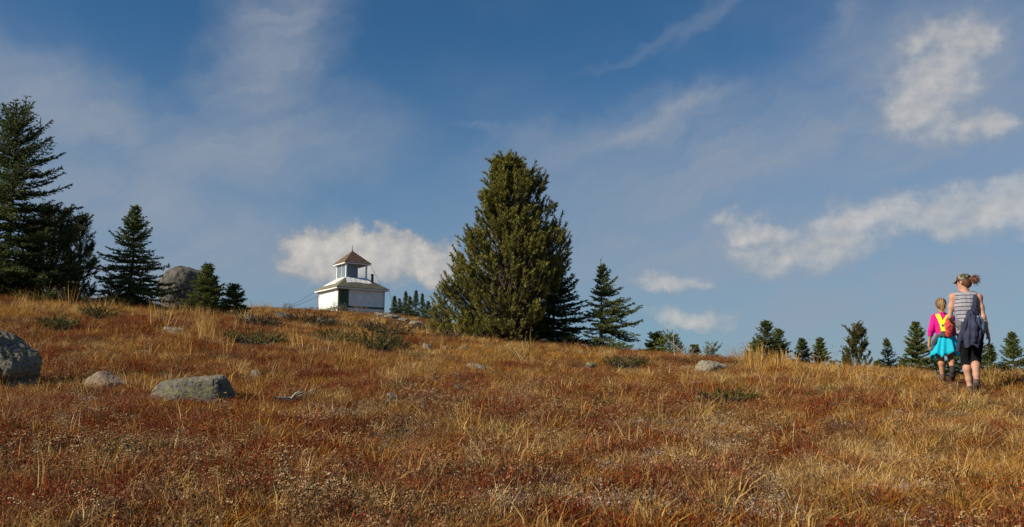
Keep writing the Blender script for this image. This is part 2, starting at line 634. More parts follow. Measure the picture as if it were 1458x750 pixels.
def heads(n, rad, h0, h1, size, seed, cols, stemc=(0.16, 0.13, 0.09)):
    """everlasting: upright stems carrying a flat cluster of woolly dried flower heads"""
    r = np.random.default_rng(seed)
    V, T, C = [], [], []
    octv = np.array([(1, 0, 0), (0, 1, 0), (-1, 0, 0), (0, -1, 0), (0, 0, 0.8), (0, 0, -0.7)], float)
    octf = np.array([(0, 1, 4), (1, 2, 4), (2, 3, 4), (3, 0, 4), (1, 0, 5), (2, 1, 5), (3, 2, 5), (0, 3, 5)])
    for i in range(n):
        a, q = r.uniform(0, 6.28), rad * math.sqrt(r.uniform())
        b = np.array([q * math.cos(a), q * math.sin(a), -0.02])
        h = r.uniform(h0, h1)
        t = b + np.array([r.normal(0, 0.02), r.normal(0, 0.02), h])
        wv = np.array([math.cos(a), math.sin(a), 0]) * 0.0035
        k = len(V)
        V += [b - wv, b + wv, t]
        C += [stemc] * 3
        T += [(k, k + 1, k + 2)]
        for j in range(3):      # little grey leaves up the stem
            p = b + (t - b) * r.uniform(0.2, 0.8)
            aa = r.uniform(0, 6.28)
            o = np.array([math.cos(aa), math.sin(aa), 0.8]) * 0.022
            k = len(V)
            V += [p, p + o + np.array([-o[1], o[0], 0]) * 0.2, p + o * 1.2]
            C += [np.array((0.20, 0.17, 0.12)) * r.uniform(0.7, 1.2)] * 3
            T += [(k, k + 1, k + 2)]
        for j in range(r.integers(5, 9)):
            c = np.array(cols[r.integers(len(cols))]) * r.uniform(0.7, 1.2)
            s = size * r.uniform(0.55, 1.1)
            p = t + np.array([r.normal(0, size * 1.25), r.normal(0, size * 1.25), r.normal(0, size * 0.6)])
            k = len(V)
            V += list(p + octv * s)
            C += [c] * 6
            T += [tuple(f + k) for f in octf]
    return np.array(V), np.array(T), np.array(C)


def foliage_mat(name, transl=0.25, hue=0.25, rough=0.8):
    """colour of each leaf from its own attribute, shifted from clump to clump"""
    m = bpy.data.materials.new(name)
    m.use_nodes = True
    b = NB(m.node_tree)
    bs = m.node_tree.nodes['Principled BSDF']
    out = m.node_tree.nodes['Material Output']
    c = b.new('ShaderNodeAttribute', attribute_name='col').outputs['Color']
    t = b.new('ShaderNodeAttribute', attribute_name='tint', attribute_type='INSTANCER').outputs['Fac']
    hsv = b.new('ShaderNodeHueSaturation')
    b.put(hsv.inputs['Hue'], b.m('ADD', 0.5, b.m('MULTIPLY', b.m('SUBTRACT', t, 0.5), hue * 0.08)))
    b.put(hsv.inputs['Saturation'], b.m('ADD', 1.0, b.m('MULTIPLY', b.m('SUBTRACT', t, 0.5), -hue)))
    b.put(hsv.inputs['Value'], b.m('ADD', 0.72, b.m('MULTIPLY', t, 0.56)))
    b.put(hsv.inputs['Color'], c)
    c = hsv.outputs[0]
    b.put(bs.inputs['Base Color'], c)
    bs.inputs['Roughness'].default_value = rough
    bs.inputs['Specular IOR Level'].default_value = 0.15
    tr = b.new('ShaderNodeBsdfTranslucent')
    b.put(tr.inputs[0], c)
    mx = b.new('ShaderNodeMixShader')
    mx.inputs[0].default_value = transl
    b.nt.links.new(bs.outputs[0], mx.inputs[1])
    b.nt.links.new(tr.outputs[0], mx.inputs[2])
    b.nt.links.new(mx.outputs[0], out.inputs[0])
    return m


M_straw = foliage_mat('dry_straw', 0.3, 0.4)
M_red = foliage_mat('red_leaves', 0.25, 0.3)
M_head = foliage_mat('dried_flowers', 0.15, 0.3)
M_grey = foliage_mat('grey_mat', 0.1, 0.3)
M_green = foliage_mat('green_leaves', 0.25, 0.3)
STRAW = [(0.50, 0.28, 0.066), (0.56, 0.345, 0.095), (0.43, 0.215, 0.045), (0.58, 0.41, 0.17), (0.36, 0.165, 0.038)]
RUST = [(0.26, 0.100, 0.028), (0.34, 0.155, 0.040), (0.19, 0.066, 0.022), (0.39, 0.215, 0.070)]
RED = [(0.23, 0.038, 0.014), (0.30, 0.062, 0.018), (0.16, 0.026, 0.012), (0.28, 0.105, 0.028), (0.11, 0.030, 0.018), (0.22, 0.12, 0.05)]
TAN = [(0.34, 0.19, 0.075), (0.42, 0.26, 0.12), (0.27, 0.135, 0.055), (0.45, 0.31, 0.17)]
GREY = [(0.38, 0.31, 0.25), (0.48, 0.42, 0.36), (0.27, 0.20, 0.15), (0.40, 0.29, 0.19)]
OLIVE = [(0.085, 0.095, 0.025), (0.13, 0.12, 0.03), (0.06, 0.075, 0.022)]
kinds = {
    'straw': (M_straw, 'dry_grass', [blades(64, 0.05, 0.175, 0.12, 0.95, 0.0054, 10 + i, 2, 0.8, STRAW) for i in range(4)]),
    'tall': (M_straw, 'seeding_grass', [blades(10, 0.20, 0.38, 0.07, 0.4, 0.0065, 20 + i, 3, 0.5, STRAW[:4], (0.42, 0.27, 0.10)) for i in range(4)]),
    'rust': (M_straw, 'rusty_sedge', [blades(54, 0.05, 0.15, 0.13, 1.0, 0.006, 30 + i, 2, 0.7, RUST) for i in range(4)]),
    'red': (M_red, 'red_groundcover', [joinp(leaves(200, 0.15, 0.12, 0.0135, 40 + i, RED, 0), blades(54, 0.07, 0.17, 0.12, 0.55, 0.0065, 46 + i, 2, 0.4, RED + [(0.24, 0.11, 0.045)])) for i in range(4)]),
    'heads': (M_head, 'everlasting_flowers', [heads(7, 0.12, 0.07, 0.18, 0.0080, 50 + i, TAN) for i in range(5)]),
    'grey': (M_grey, 'grey_lichen_mat', [joinp(leaves(170, 0.16, 0.05, 0.014, 60 + i, GREY, 0), blades(34, 0.03, 0.09, 0.15, 1.5, 0.004, 66 + i, 2, 0.8, GREY)) for i in range(4)]),
    'green': (M_green, 'low_green_herbs', [joinp(leaves(130, 0.14, 0.10, 0.016, 70 + i, OLIVE, 6), blades(14, 0.08, 0.18, 0.1, 0.6, 0.006, 76 + i, 2, 0.6, OLIVE)) for i in range(3)]),
    'dead': (M_grey, 'dead_heather', [joinp(leaves(140, 0.14, 0.11, 0.013, 80 + i, [(0.07, 0.04, 0.025), (0.11, 0.065, 0.04), (0.16, 0.10, 0.06)], 14, (0.16, 0.12, 0.09))) for i in range(3)]),
}
KN = list(kinds)
# candidate points: denser near the camera, thinning with distance
def candidates(y0, y1, n, half=0.74):
    y = np.sqrt(rng.uniform(y0 * y0, y1 * y1, n))
    x = rng.uniform(-half, half, n) * y
    return np.stack([x, y], 1)


P2 = np.concatenate([candidates(3.2, 12, 14000), candidates(12, 22, 22000), candidates(22, 40, 22000), candidates(40, 95, 20000)])
x_, y_ = P2[:, 0], P2[:, 1]
z_ = ground_z(x_, y_)
px_, py_ = proj(np.stack([x_, y_, z_], 1))
dist_ = np.hypot(x_, y_)


def patch(lst):
    """1 inside the listed elliptical patches (photo x, photo y, half width px, half height px), soft rims"""
    s = np.zeros(len(px_))
    for (cx, cy, rx, ry, k) in lst:
        s = np.maximum(s, k * np.clip(1.5 - np.hypot((px_ - cx) / rx, (py_ - cy) / ry), 0, 1))
    return s


redp = patch([(60, 620, 190, 45, 1), (220, 590, 130, 25, 1), (150, 690, 190, 40, .9), (120, 640, 300, 40, 1), (250, 465, 120, 12, 1), (60, 520, 60, 18, .7), (430, 610, 90, 30, .8),
              (640, 680, 110, 30, .8), (1010, 690, 45, 22, .9), (880, 640, 60, 18, .8), (1130, 580, 70, 16, .8), (1120, 640, 50, 20, .8), (450, 530, 90, 14, .7),
              (760, 585, 80, 12, .6), (920, 560, 110, 12, .5), (400, 575, 40, 18, .7), (300, 690, 150, 30, .8), (1240, 590, 60, 14, .5), (860, 488, 60, 8, .8), (430, 500, 100, 10, .6)])
greyp = patch([(920, 660, 70, 14, .9), (1100, 690, 80, 12, .9), (1000, 680, 120, 20, .8), (1180, 650, 90, 14, .7), (1250, 735, 90, 12, .7), (880, 720, 90, 14, .8), (960, 630, 110, 12, .7), (760, 710, 90, 22, .8), (440, 590, 60, 10, .8), (620, 660, 60, 14, .7), (1050, 730, 100, 14, .7), (580, 620, 60, 10, .5),
               (90, 580, 60, 14, .7), (370, 650, 40, 10, .6), (270, 725, 40, 10, .6), (1000, 600, 90, 16, .5), (1330, 600, 60, 14, .4), (900, 610, 60, 10, .6), (110, 600, 70, 12, .5)])
headp = patch([(60, 660, 120, 40, 1), (250, 690, 180, 40, 1), (150, 730, 220, 30, 1), (350, 720, 150, 30, .9), (560, 720, 140, 30, .8), (900, 620, 130, 30, .5), (680, 600, 160, 40, .6), (1020, 620, 100, 30, .5)])
goldp = patch([(1300, 545, 170, 14, 1), (1230, 690, 110, 18, 1), (1400, 600, 90, 40, .8), (1330, 660, 120, 25, .7), (1380, 690, 90, 40, .7), (700, 505, 130, 18, .9), (470, 490, 60, 30, .7), (160, 440, 200, 12, .9),
                (1000, 540, 160, 16, .6), (640, 520, 120, 20, .7), (520, 470, 100, 12, .8), (1200, 530, 120, 10, .9), (700, 640, 80, 20, .6), (110, 570, 120, 20, .5)])
tallp = patch([(1075, 512, 26, 16, 1), (290, 465, 60, 25, .6), (60, 430, 140, 14, .8), (160, 432, 90, 12, .7), (740, 478, 90, 10, .5), (1110, 515, 40, 10, .5), (60, 700, 60, 40, .3), (490, 500, 50, 20, .5), (350, 450, 40, 14, .5)])
greenp = patch([(820, 575, 40, 10, .8), (50, 620, 60, 20, .35), (400, 700, 50, 20, .3), (1180, 565, 40, 8, .4), (600, 505, 30, 8, .5), (520, 690, 60, 20, .2), (210, 640, 40, 14, .3)])
leftw = np.clip(1 - px_ / 1458, 0, 1)
nz = lambda s, sd, k=3: fbm(x_ / s, y_ / s, sd, k)
wts = np.stack([
    0.52 + 0.85 * (1 - leftw) + 2.3 * goldp + 1.5 * smooth(nz(0.9, 101), .46, .62),
    (0.025 + 0.10 * smooth(nz(1.1, 102), .55, .72) + 1.3 * tallp) * smooth(py_, 1200, 500),
    0.75 + 0.9 * smooth(nz(0.9, 103), .45, .65) + 0.4 * (1 - leftw),
    (0.20 + 2.2 * smooth(nz(0.8, 104), .46, .60)) * (0.6 + 0.8 * leftw) * (1 - 0.75 * goldp) + 4.0 * redp * smooth(nz(0.5, 114), .3, .55),
    (0.10 + 0.8 * smooth(nz(0.7, 105), .52, .67)) * smooth(py_, 500, 640) + 3.0 * headp * smooth(nz(0.45, 115), .40, .60),
    (0.06 + 1.2 * smooth(nz(0.6, 106), .55, .65)) * smooth(py_, 490, 600) + 5.5 * greyp * smooth(nz(0.3, 116), .3, .5),
    0.05 + 0.35 * smooth(nz(0.8, 107), .62, .74) + 2.0 * greenp,
    0.25 + 1.2 * smooth(nz(0.7, 108), .50, .66),
], 1)
wts /= wts.sum(1)[:, None]
pick = (wts.cumsum(1) > rng.uniform(size=(len(wts), 1))).argmax(1)
tx = np.interp(py_, [530, 553, 575, 600, 640], [1335, 1378, 1420, 1462, 1540])
trail = np.clip(1.6 - np.abs(px_ - tx) / 26, 0, 1) * smooth(py_, 526, 534)
# bare rims round the stones and the low shrubs, thinned so the grass doesn't hide them
STONES = [(181, 579, 20), (246, 475, 22), (58, 505, 14), (205, 505, 12), (366, 538, 13), (652, 561, 14), (558, 572, 14), (678, 528, 22), (608, 499, 10), (636, 499, 10), (658, 500, 10), (842, 526, 15),
          (1013, 532, 28), (976, 529, 13), (541, 450, 14), (558, 453, 16), (574, 457, 12), (594, 464, 16), (355, 458, 11), (462, 461, 18), (1120, 584, 11), (418, 576, 34)]
SHRUBS = [(362, 489, 36), (541, 498, 34), (478, 485, 28), (893, 523, 30), (1032, 575, 36), (82, 470, 20), (140, 453, 18)]
bare = patch([(a, b + 2, c * 0.8, 5, .7) for a, b, c in STONES] + [(a, b + 1, c, 7, 1) for a, b, c in SHRUBS] + [(1380, 556, 26, 9, .9), (1345, 540, 24, 7, .9), (271, 576, 56, 6, .35), (150, 557, 26, 5, .35), (15, 560, 46, 6, .3)])
keep = (rng.uniform(size=len(pick)) > 0.8 * trail) & (rng.uniform(size=len(pick)) > bare)
low = 1 - 0.55 * np.maximum(trail, bare)


def scatter(kind):
    m, name, variants = kinds[kind]
    sel_ = np.where((pick == KN.index(kind)) & keep)[0]
    far = smooth(dist_[sel_], 14, 60)
    hscale = np.clip(np.exp(rng.normal(-0.02, 0.33, len(sel_))), 0.5, 2.0 if kind in ('straw', 'rust', 'tall') else 1.35) * (0.75 + 0.5 * fbm(x_[sel_] / 0.7, y_[sel_] / 0.7, 55)) * (1 + 0.15 * far) * low[sel_]
    if kind == 'tall':
        hscale *= 0.62 + 0.38 * smooth(dist_[sel_], 7, 14)
    cl = bpy.data.collections.new('clumps_' + name)
    for i, (v, t, c) in enumerate(variants):
        o = bpy.data.objects.new(name + '_clump', mesh_np(name + '_clump', v, t, c, m))
        cl.objects.link(o)
    me = bpy.data.meshes.new(name)
    n = len(sel_)
    me.vertices.add(n)
    me.vertices.foreach_set('co', np.stack([x_[sel_], y_[sel_], z_[sel_]], 1).astype(np.float32).ravel())
    for nm, ty, dat in (('rot', 'FLOAT_VECTOR', np.stack([rng.normal(0, .12, n), rng.normal(0, .12, n), rng.uniform(0, 6.283, n)], 1)),
                        ('scl', 'FLOAT_VECTOR', np.stack([hscale * (1 + 1.1 * far), hscale * (1 + 1.1 * far), hscale], 1)),
                        ('tint', 'FLOAT', np.clip(0.5 + 0.9 * (fbm(x_[sel_] / 0.9, y_[sel_] / 0.9, 300 + KN.index(kind)) - 0.5) + rng.normal(0, .18, n), 0, 1)),
                        ('pick', 'INT', rng.integers(0, len(variants), n))):
        a = me.attributes.new(nm, ty, 'POINT')
        a.data.foreach_set('vector' if ty == 'FLOAT_VECTOR' else 'value', np.asarray(dat, np.int32 if ty == 'INT' else np.float32).ravel())
    o = link(name, me)
    gt = bpy.data.node_groups.new('spread_' + name, 'GeometryNodeTree')
    gt.interface.new_socket('Geometry', in_out='INPUT', socket_type='NodeSocketGeometry')
    gt.interface.new_socket('Geometry', in_out='OUTPUT', socket_type='NodeSocketGeometry')
    q = NB(gt)
    gi, go = q.new('NodeGroupInput'), q.new('NodeGroupOutput')
    ip = q.new('GeometryNodeInstanceOnPoints')
    ci = q.new('GeometryNodeCollectionInfo')
    ci.inputs['Collection'].default_value = cl
    ci.inputs['Separate Children'].default_value = True
    ci.inputs['Reset Children'].default_value = True
    def named(nm, ty):
        k = q.new('GeometryNodeInputNamedAttribute', data_type=ty)
        k.inputs['Name'].default_value = nm
        return k.outputs['Attribute']
    er = q.new('FunctionNodeEulerToRotation')
    gt.links.new(named('rot', 'FLOAT_VECTOR'), er.inputs[0])
    gt.links.new(gi.outputs[0], ip.inputs['Points'])
    gt.links.new(ci.outputs[0], ip.inputs['Instance'])
    ip.inputs['Pick Instance'].default_value = True
    gt.links.new(named('pick', 'INT'), ip.inputs['Instance Index'])
    gt.links.new(er.outputs[0], ip.inputs['Rotation'])
    gt.links.new(named('scl', 'FLOAT_VECTOR'), ip.inputs['Scale'])
    gt.links.new(ip.outputs[0], go.inputs[0])
    md = o.modifiers.new('spread', 'NODES')
    md.node_group = gt
    return o


STUFF = {'straw': ('short golden dry grass covering the hillside', 'grass'), 'tall': ('tall straw stalks with seed heads among the dry grass', 'grass'),
         'rust': ('rusty brown sedge between the golden grass', 'sedge'), 'red': ('deep red leafy ground cover in patches on the slope', 'ground cover'),
         'heads': ('pale dried everlasting flower heads on short stems', 'flowers'), 'grey': ('grey lichen and dead leaf mats on the soil', 'lichen'),
         'green': ('low olive green herbs scattered in the dry grass', 'herbs'), 'dead': ('dark brown dead heather tufts in the grass', 'heather')}
for k in KN:
    tag(scatter(k), STUFF[k][0], STUFF[k][1], kind='stuff')

# ------------------------------------------------------------------ trees
M_bark = material('bark', (0.13, 0.105, 0.085), 0.9, (0.06, 0.05, 0.042), 30, bump=0.6, bscale=50)
M_fir = material('fir_needles', (0.05, 0.07, 0.03), 0.7, attr='col', transl=0.35, spec=0.2)
M_pine = material('pine_needles', (0.08, 0.1, 0.03), 0.7, attr='col', transl=0.28, spec=0.2)
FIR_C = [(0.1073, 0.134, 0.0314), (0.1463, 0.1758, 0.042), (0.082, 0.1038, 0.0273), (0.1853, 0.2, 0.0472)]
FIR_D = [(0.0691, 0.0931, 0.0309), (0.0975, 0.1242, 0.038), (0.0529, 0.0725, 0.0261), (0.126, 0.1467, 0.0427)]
FIR_L = [(0.1174, 0.1609, 0.0489), (0.1588, 0.1996, 0.0587), (0.0896, 0.1223, 0.0391), (0.1932, 0.2, 0.0733)]
PINE_C = [(0.135, 0.140, 0.028), (0.185, 0.175, 0.036), (0.085, 0.098, 0.026), (0.225, 0.20, 0.046)]


def tubes_np(lines, radii, n=5):
    """many open tapered tubes at once; lines: list of (k,3) arrays, radii: list of k-arrays"""
    V, T, b = [], [], 0
    for P, R in zip(lines, radii):
        k = len(P)
        d = np.gradient(P, axis=0)
        d /= np.linalg.norm(d, axis=1)[:, None] + 1e-9
        ref = np.array([0.31, 0.17, 0.93]) if abs(d[0, 2]) < 0.8 else np.array([0.93, 0.3, 0.1])
        u = np.cross(d, ref)
        u /= np.linalg.norm(u, axis=1)[:, None] + 1e-9
        v = np.cross(d, u)
        a = np.arange(n) * 2 * np.pi / n
        ring = P[:, None] + (u[:, None] * np.cos(a)[None, :, None] + v[:, None] * np.sin(a)[None, :, None]) * np.asarray(R)[:, None, None]
        V.append(ring.reshape(-1, 3))
        i, j = np.meshgrid(np.arange(k - 1), np.arange(n), indexing='ij')
        i, j = i.ravel(), j.ravel()
        j2 = (j + 1) % n
        q = np.stack([b + i * n + j, b + i * n + j2, b + (i + 1) * n + j2, b + (i + 1) * n + j], 1)
        T.append(np.concatenate([q[:, [0, 1, 2]], q[:, [0, 2, 3]]]))
        b += k * n
    return np.concatenate(V), np.concatenate(T)


def needles(S, D, LN, r, per_m, nl, nw, cols, spread=0.75, tipc=1.0, tipcol=None):
    """needle-bearing shoots: S starts, D unit directions, LN lengths -> small triangles all round each shoot"""
    cnt = np.maximum(1, np.round(LN * per_m * r.uniform(0.8, 1.2, len(LN)))).astype(int)
    idx = np.repeat(np.arange(len(S)), cnt)
    n = len(idx)
    t = r.uniform(0, 1, n)
    P = S[idx] + D[idx] * (LN[idx] * t)[:, None]
    q = r.normal(0, 1, (n, 3))
    q -= (q * D[idx]).sum(1)[:, None] * D[idx]
    q /= np.linalg.norm(q, axis=1)[:, None] + 1e-9
    dirn = D[idx] * (0.75 + 0.5 * t[:, None]) + q * spread
    dirn /= np.linalg.norm(dirn, axis=1)[:, None]
    ln = nl * r.uniform(0.7, 1.25, n)[:, None]
    wv = np.cross(dirn, r.normal(0, 1, (n, 3)))
    wv /= np.linalg.norm(wv, axis=1)[:, None] + 1e-9
    wv *= nw * r.uniform(0.7, 1.3, n)[:, None]
    V = np.concatenate([P - wv * 0.5, P + wv * 0.5, P + dirn * ln])
    i = np.arange(n)
    T = np.stack([i, i + n, i + 2 * n], 1)
    shoot = np.array(cols)[r.integers(len(cols), size=len(S))] * r.uniform(0.75, 1.25, len(S))[:, None]
    c = shoot[idx] * r.uniform(0.8, 1.2, n)[:, None]
    if tipcol is not None:
        f = (0.5 * t ** 2)[:, None]
        c = c * (1 - f) + np.array(tipcol) * f
    return V, T, np.concatenate([c, c, c])


def fir_tree(loc, H, R, label, seed, cols=FIR_C, nl=0.06, nw=0.022, dens=1.0, droop=0.35, power=0.9, bare=0.02, lean=(0, 0), side=None, group=None,
             name='fir_tree', cat='tree', twig_gap=0.075, open_=0.0, leaders=()):
    """spire-shaped conifer. R is the crown radius at the bottom, side(az) scales it by direction"""
    r = np.random.default_rng(seed)
    root = thing(name, label, cat, loc, 0, group)
    lean = np.array([lean[0], lean[1], 0.0])
    ht = np.linspace(-0.25, H, 14)
    tr = 0.02 + 0.018 * H
    wob = np.cumsum(r.normal(0, 0.004 * H, (14, 2)), 0)
    TL = np.stack([wob[:, 0], wob[:, 1], ht], 1) + lean[None] * (np.clip(ht, 0, H) / H)[:, None]
    TL[:2, :2] = 0
    lines, radii = [TL], [tr * np.clip(1 - ht / H * 0.97, 0.03, 1)]
    axis = lambda h: np.stack([np.interp(h, ht, TL[:, k]) for k in range(3)], -1)
    nb = int((50 + 30 * H) * dens)
    S, D, LN = [], [], []
    t = np.sort(r.uniform(0, 1, nb)) ** 0.92
    t = bare + (0.955 - bare) * (np.round(t * H * 5.5) / (H * 5.5) * 0.4 + t * 0.6)      # whorls
    az = np.arange(nb) * 2.399963 + r.normal(0, 0.5, nb)
    for i in range(nb):
        f = min(t[i], 0.955)
        Lb = R * ((1 - f) ** power) * r.uniform(0.62, 1.15) + 0.015 + 0.02 * H * (1 - f)
        if r.uniform() < open_:
            Lb *= r.uniform(0.3, 0.7)
        if side:
            Lb *= side(az[i], f)
        p0 = axis(f * H)
        up = -0.28 * (1 - f) + 1.5 * f ** 2.5 + r.normal(0, 0.16)
        h = np.array([math.cos(az[i]), math.sin(az[i]), 0])
        s = np.linspace(0, 1, 7)
        z = Lb * (up * s - droop * (1 - f) * s * s + (droop * 0.85 * (1 - f) + 0.10) * s ** 3)
        B = p0[None] + h[None] * (Lb * s)[:, None]
        B[:, 2] += z
        lines.append(B)
        radii.append((0.004 + 0.011 * Lb) * np.clip(1 - s, 0.08, 1))
        nt_ = max(3, int(Lb / twig_gap))
        for sgn in (-1, 1):
            q = np.linspace(0.12, 1.0, nt_) + r.normal(0, 0.02, nt_)
            q = np.clip(q, 0.05, 1)
            pb = np.stack([np.interp(q, s, B[:, k]) for k in range(3)], 1)
            tl = np.clip((0.10 + 0.30 * Lb * (1 - q) ** 0.8) * np.clip(q * 3.5, 0.3, 1) * r.uniform(0.6, 1.2, nt_), 0.05, 0.6)
            perp = np.array([-h[1], h[0], 0]) * sgn
            a = r.uniform(0.75, 1.25, nt_)[:, None]
            d = h[None] * (1.0 - 0.45 * a) + perp[None] * a * 0.85 + np.array([0, 0, 1.0])[None] * (r.normal(-0.05 + 0.35 * f, 0.16, nt_)[:, None])
            d /= np.linalg.norm(d, axis=1)[:, None]
            S.append(pb)
            D.append(d)
            LN.append(tl)
        # the branch's own shoot segments
        q = np.linspace(0.2, 0.97, 6)
        pb = np.stack([np.interp(q, s, B[:, k]) for k in range(3)], 1)
        pe = np.stack([np.interp(np.minimum(q + 0.16, 1.0), s, B[:, k]) for k in range(3)], 1)
        dv = pe - pb
        l = np.linalg.norm(dv, axis=1)
        ok = l > 1e-4
        S.append(pb[ok])
        D.append(dv[ok] / l[ok][:, None])
        LN.append(l[ok] + 0.03)
    # leader shoots
    for (h0, dx, dy, ln) in ((H * 0.90, 0, 0, H * 0.10),) + tuple(leaders):
        p = axis(min(h0, H)) + np.array([dx, dy, 0])
        e = np.array([r.normal(0, .03), r.normal(0, .03), 1.0])
        e /= np.linalg.norm(e)
        S.append(p[None])
        D.append(e[None])
        LN.append(np.array([ln]))
        if dx or dy:
            lines.append(np.stack([axis(h0 * 0.82), p - np.array([dx * .2, dy * .2, H * .05]), p, p + e * ln]))
            radii.append(np.array([0.02, 0.016, 0.012, 0.004]))
            for k in range(14):
                a = r.uniform(0, 6.28)
                d = np.array([math.cos(a), math.sin(a), 0.5])
                S.append((p + e * ln * r.uniform(-0.5, 0.75))[None])
                D.append(d[None] / np.linalg.norm(d))
                LN.append(np.array([r.uniform(0.06, 0.20)]))
    V, T = tubes_np(lines, radii, 5)
    link('trunk', mesh_np('trunk', V, T, None, M_bark, True), root)
    V, T, C = needles(np.concatenate(S), np.concatenate(D), np.concatenate(LN), r, 62 * 0.06 / nl, nl * 1.1, nw * 1.35, cols, 0.75)
    link('crown', mesh_np('crown', V, T, C, M_fir), root)
    return root


def pine_tree(loc, H, label, seed, prof, nbr, cols=PINE_C, nl=0.085, nw=0.020, tuft=(0.22, 0.5), depth=1.0, group=None, lean=(0, 0), per_m=130, stems=1, rise=0.9,
              name='pine_tree', side_tufts=3, gap=0.0, cluster=1):
    """bushy pine with up-swept bottle-brush shoots. prof: list of (height fraction, reach left, reach right)"""
    r = np.random.default_rng(seed)
    root = thing(name, label, 'tree', loc, 0, group)
    pf = np.array(prof, float)
    lines, radii, S, D, LN = [], [], [], [], []
    axes = []
    for s_ in range(stems):
        a = 6.28 * s_ / max(stems, 1) + 0.6
        off = np.array([math.cos(a), math.sin(a)]) * (0.0 if s_ == 0 else r.uniform(0.12, 0.30) * H * 0.35)
        hh = H * (1 if s_ == 0 else r.uniform(0.72, 0.93))
        ht = np.linspace(-0.25, hh, 12)
        f = np.clip(ht / hh, 0, 1)
        P = np.stack([off[0] * f ** 0.6 + lean[0] * f + r.normal(0, 0.012 * H, 12) * f, off[1] * f ** 0.6 + lean[1] * f + r.normal(0, 0.012 * H, 12) * f, ht], 1)
        lines.append(P)
        radii.append((0.025 + 0.02 * H) * np.clip(1 - f * 0.95, 0.05, 1) * (1 if s_ == 0 else 0.7))
        axes.append((P, ht, hh))
    for i in range(nbr):
        P, ht, hh = axes[r.integers(len(axes))]
        if i % cluster == 0:                          # a new bough; the following shoots gather round its end
            fb_, ab_, kb_ = r.uniform(0.03, 0.97) ** 0.92, (i // cluster) * 2.399963 + r.normal(0, 0.3), r.uniform(0.64, 1.08)
        if cluster > 1:
            fe, az = float(np.clip(fb_ + r.normal(0, 0.026), 0.02, 0.985)), ab_ + r.normal(0, 0.17)
        else:
            fe, az, kb_ = r.uniform(0.03, 0.97) ** 0.92, i * 2.399963 + r.normal(0, 0.3), 1.0
        cz = math.cos(az)
        reach = np.interp(fe, pf[:, 0], pf[:, 2]) if cz > 0 else np.interp(fe, pf[:, 0], pf[:, 1])
        mean = 0.5 * (np.interp(fe, pf[:, 0], pf[:, 1]) + np.interp(fe, pf[:, 0], pf[:, 2])) * depth
        reach, mean_k = reach * (0.84 + 0.36 * float(vnoise(np.array([az % 6.283 * 1.4 + seed]), np.array([fe * 7.0]), seed)[0])), 1.0
        rr = math.sqrt((reach * cz) ** 2 + (mean * math.sin(az)) ** 2) * (r.uniform(0.62, 0.98) if cluster == 1 else kb_ * r.uniform(0.80, 1.04))
        if r.uniform() < gap:
            rr *= r.uniform(0.35, 0.7)
        e = np.array([rr * cz, rr * math.sin(az), fe * H])
        h0 = max(0.02 * H, fe * H - rr * rise * r.uniform(0.5, 1.0) - 0.06 * H)
        b = np.array([np.interp(h0, ht, P[:, k]) for k in range(3)])
        s = np.linspace(0, 1, 6)[:, None]
        mid = np.array([b[0] * 0.35 + e[0] * 0.65, b[1] * 0.35 + e[1] * 0.65, b[2] * 0.7 + e[2] * 0.3 + 0.05 * rr])
        B = b * (1 - s) ** 2 + mid * 2 * s * (1 - s) + e * s ** 2
        lines.append(B)
        radii.append((0.006 + 0.012 * rr) * np.clip(1 - s[:, 0], 0.15, 1))
        d = B[-1] - B[-2]
        d = d / np.linalg.norm(d) + np.array([0, 0, 0.55])
        d /= np.linalg.norm(d)
        ln = r.uniform(*tuft)
        S.append(e - d * ln * 0.7)
        D.append(d)
        LN.append(ln)
        for k in range(side_tufts):
            q = r.uniform(0.45, 0.95)
            p = np.array([np.interp(q, s[:, 0], B[:, j]) for j in range(3)])
            a2 = az + r.normal(0, 1.1)
            d2 = np.array([math.cos(a2) * 0.8, math.sin(a2) * 0.8, r.uniform(0.45, 1.3)])
            d2 /= np.linalg.norm(d2)
            l2 = r.uniform(*tuft) * r.uniform(0.6, 1.0)
            lines.append(np.stack([p, p + d2 * l2 * 0.5, p + d2 * l2]))
            radii.append(np.array([0.008, 0.006, 0.003]))
            S.append(p + d2 * l2 * 0.15)
            D.append(d2)
            LN.append(l2)
    S, D, LN = np.array(S), np.array(D), np.array(LN)
    V, T = tubes_np(lines, radii, 5)
    link('trunk', mesh_np('trunk', V, T, None, M_bark, True), root)
    V, T, C = needles(S, D, LN, r, per_m, nl, nw, cols, 0.95, tipcol=tuple(np.array(cols[-1]) * 1.35))
    link('crown', mesh_np('crown', V, T, C, M_pine), root)
    return root


def place(px, top, depth, base=None):
    """foot on the ground at photo column px and the given depth; height so that the tip reaches photo row top"""
    p = on_ground(px, depth)
    tip = at(px, top, depth)
    return p, tip[2] - p[2]


PXM = lambda px, depth: px * depth / F          # photo pixels to metres at a depth

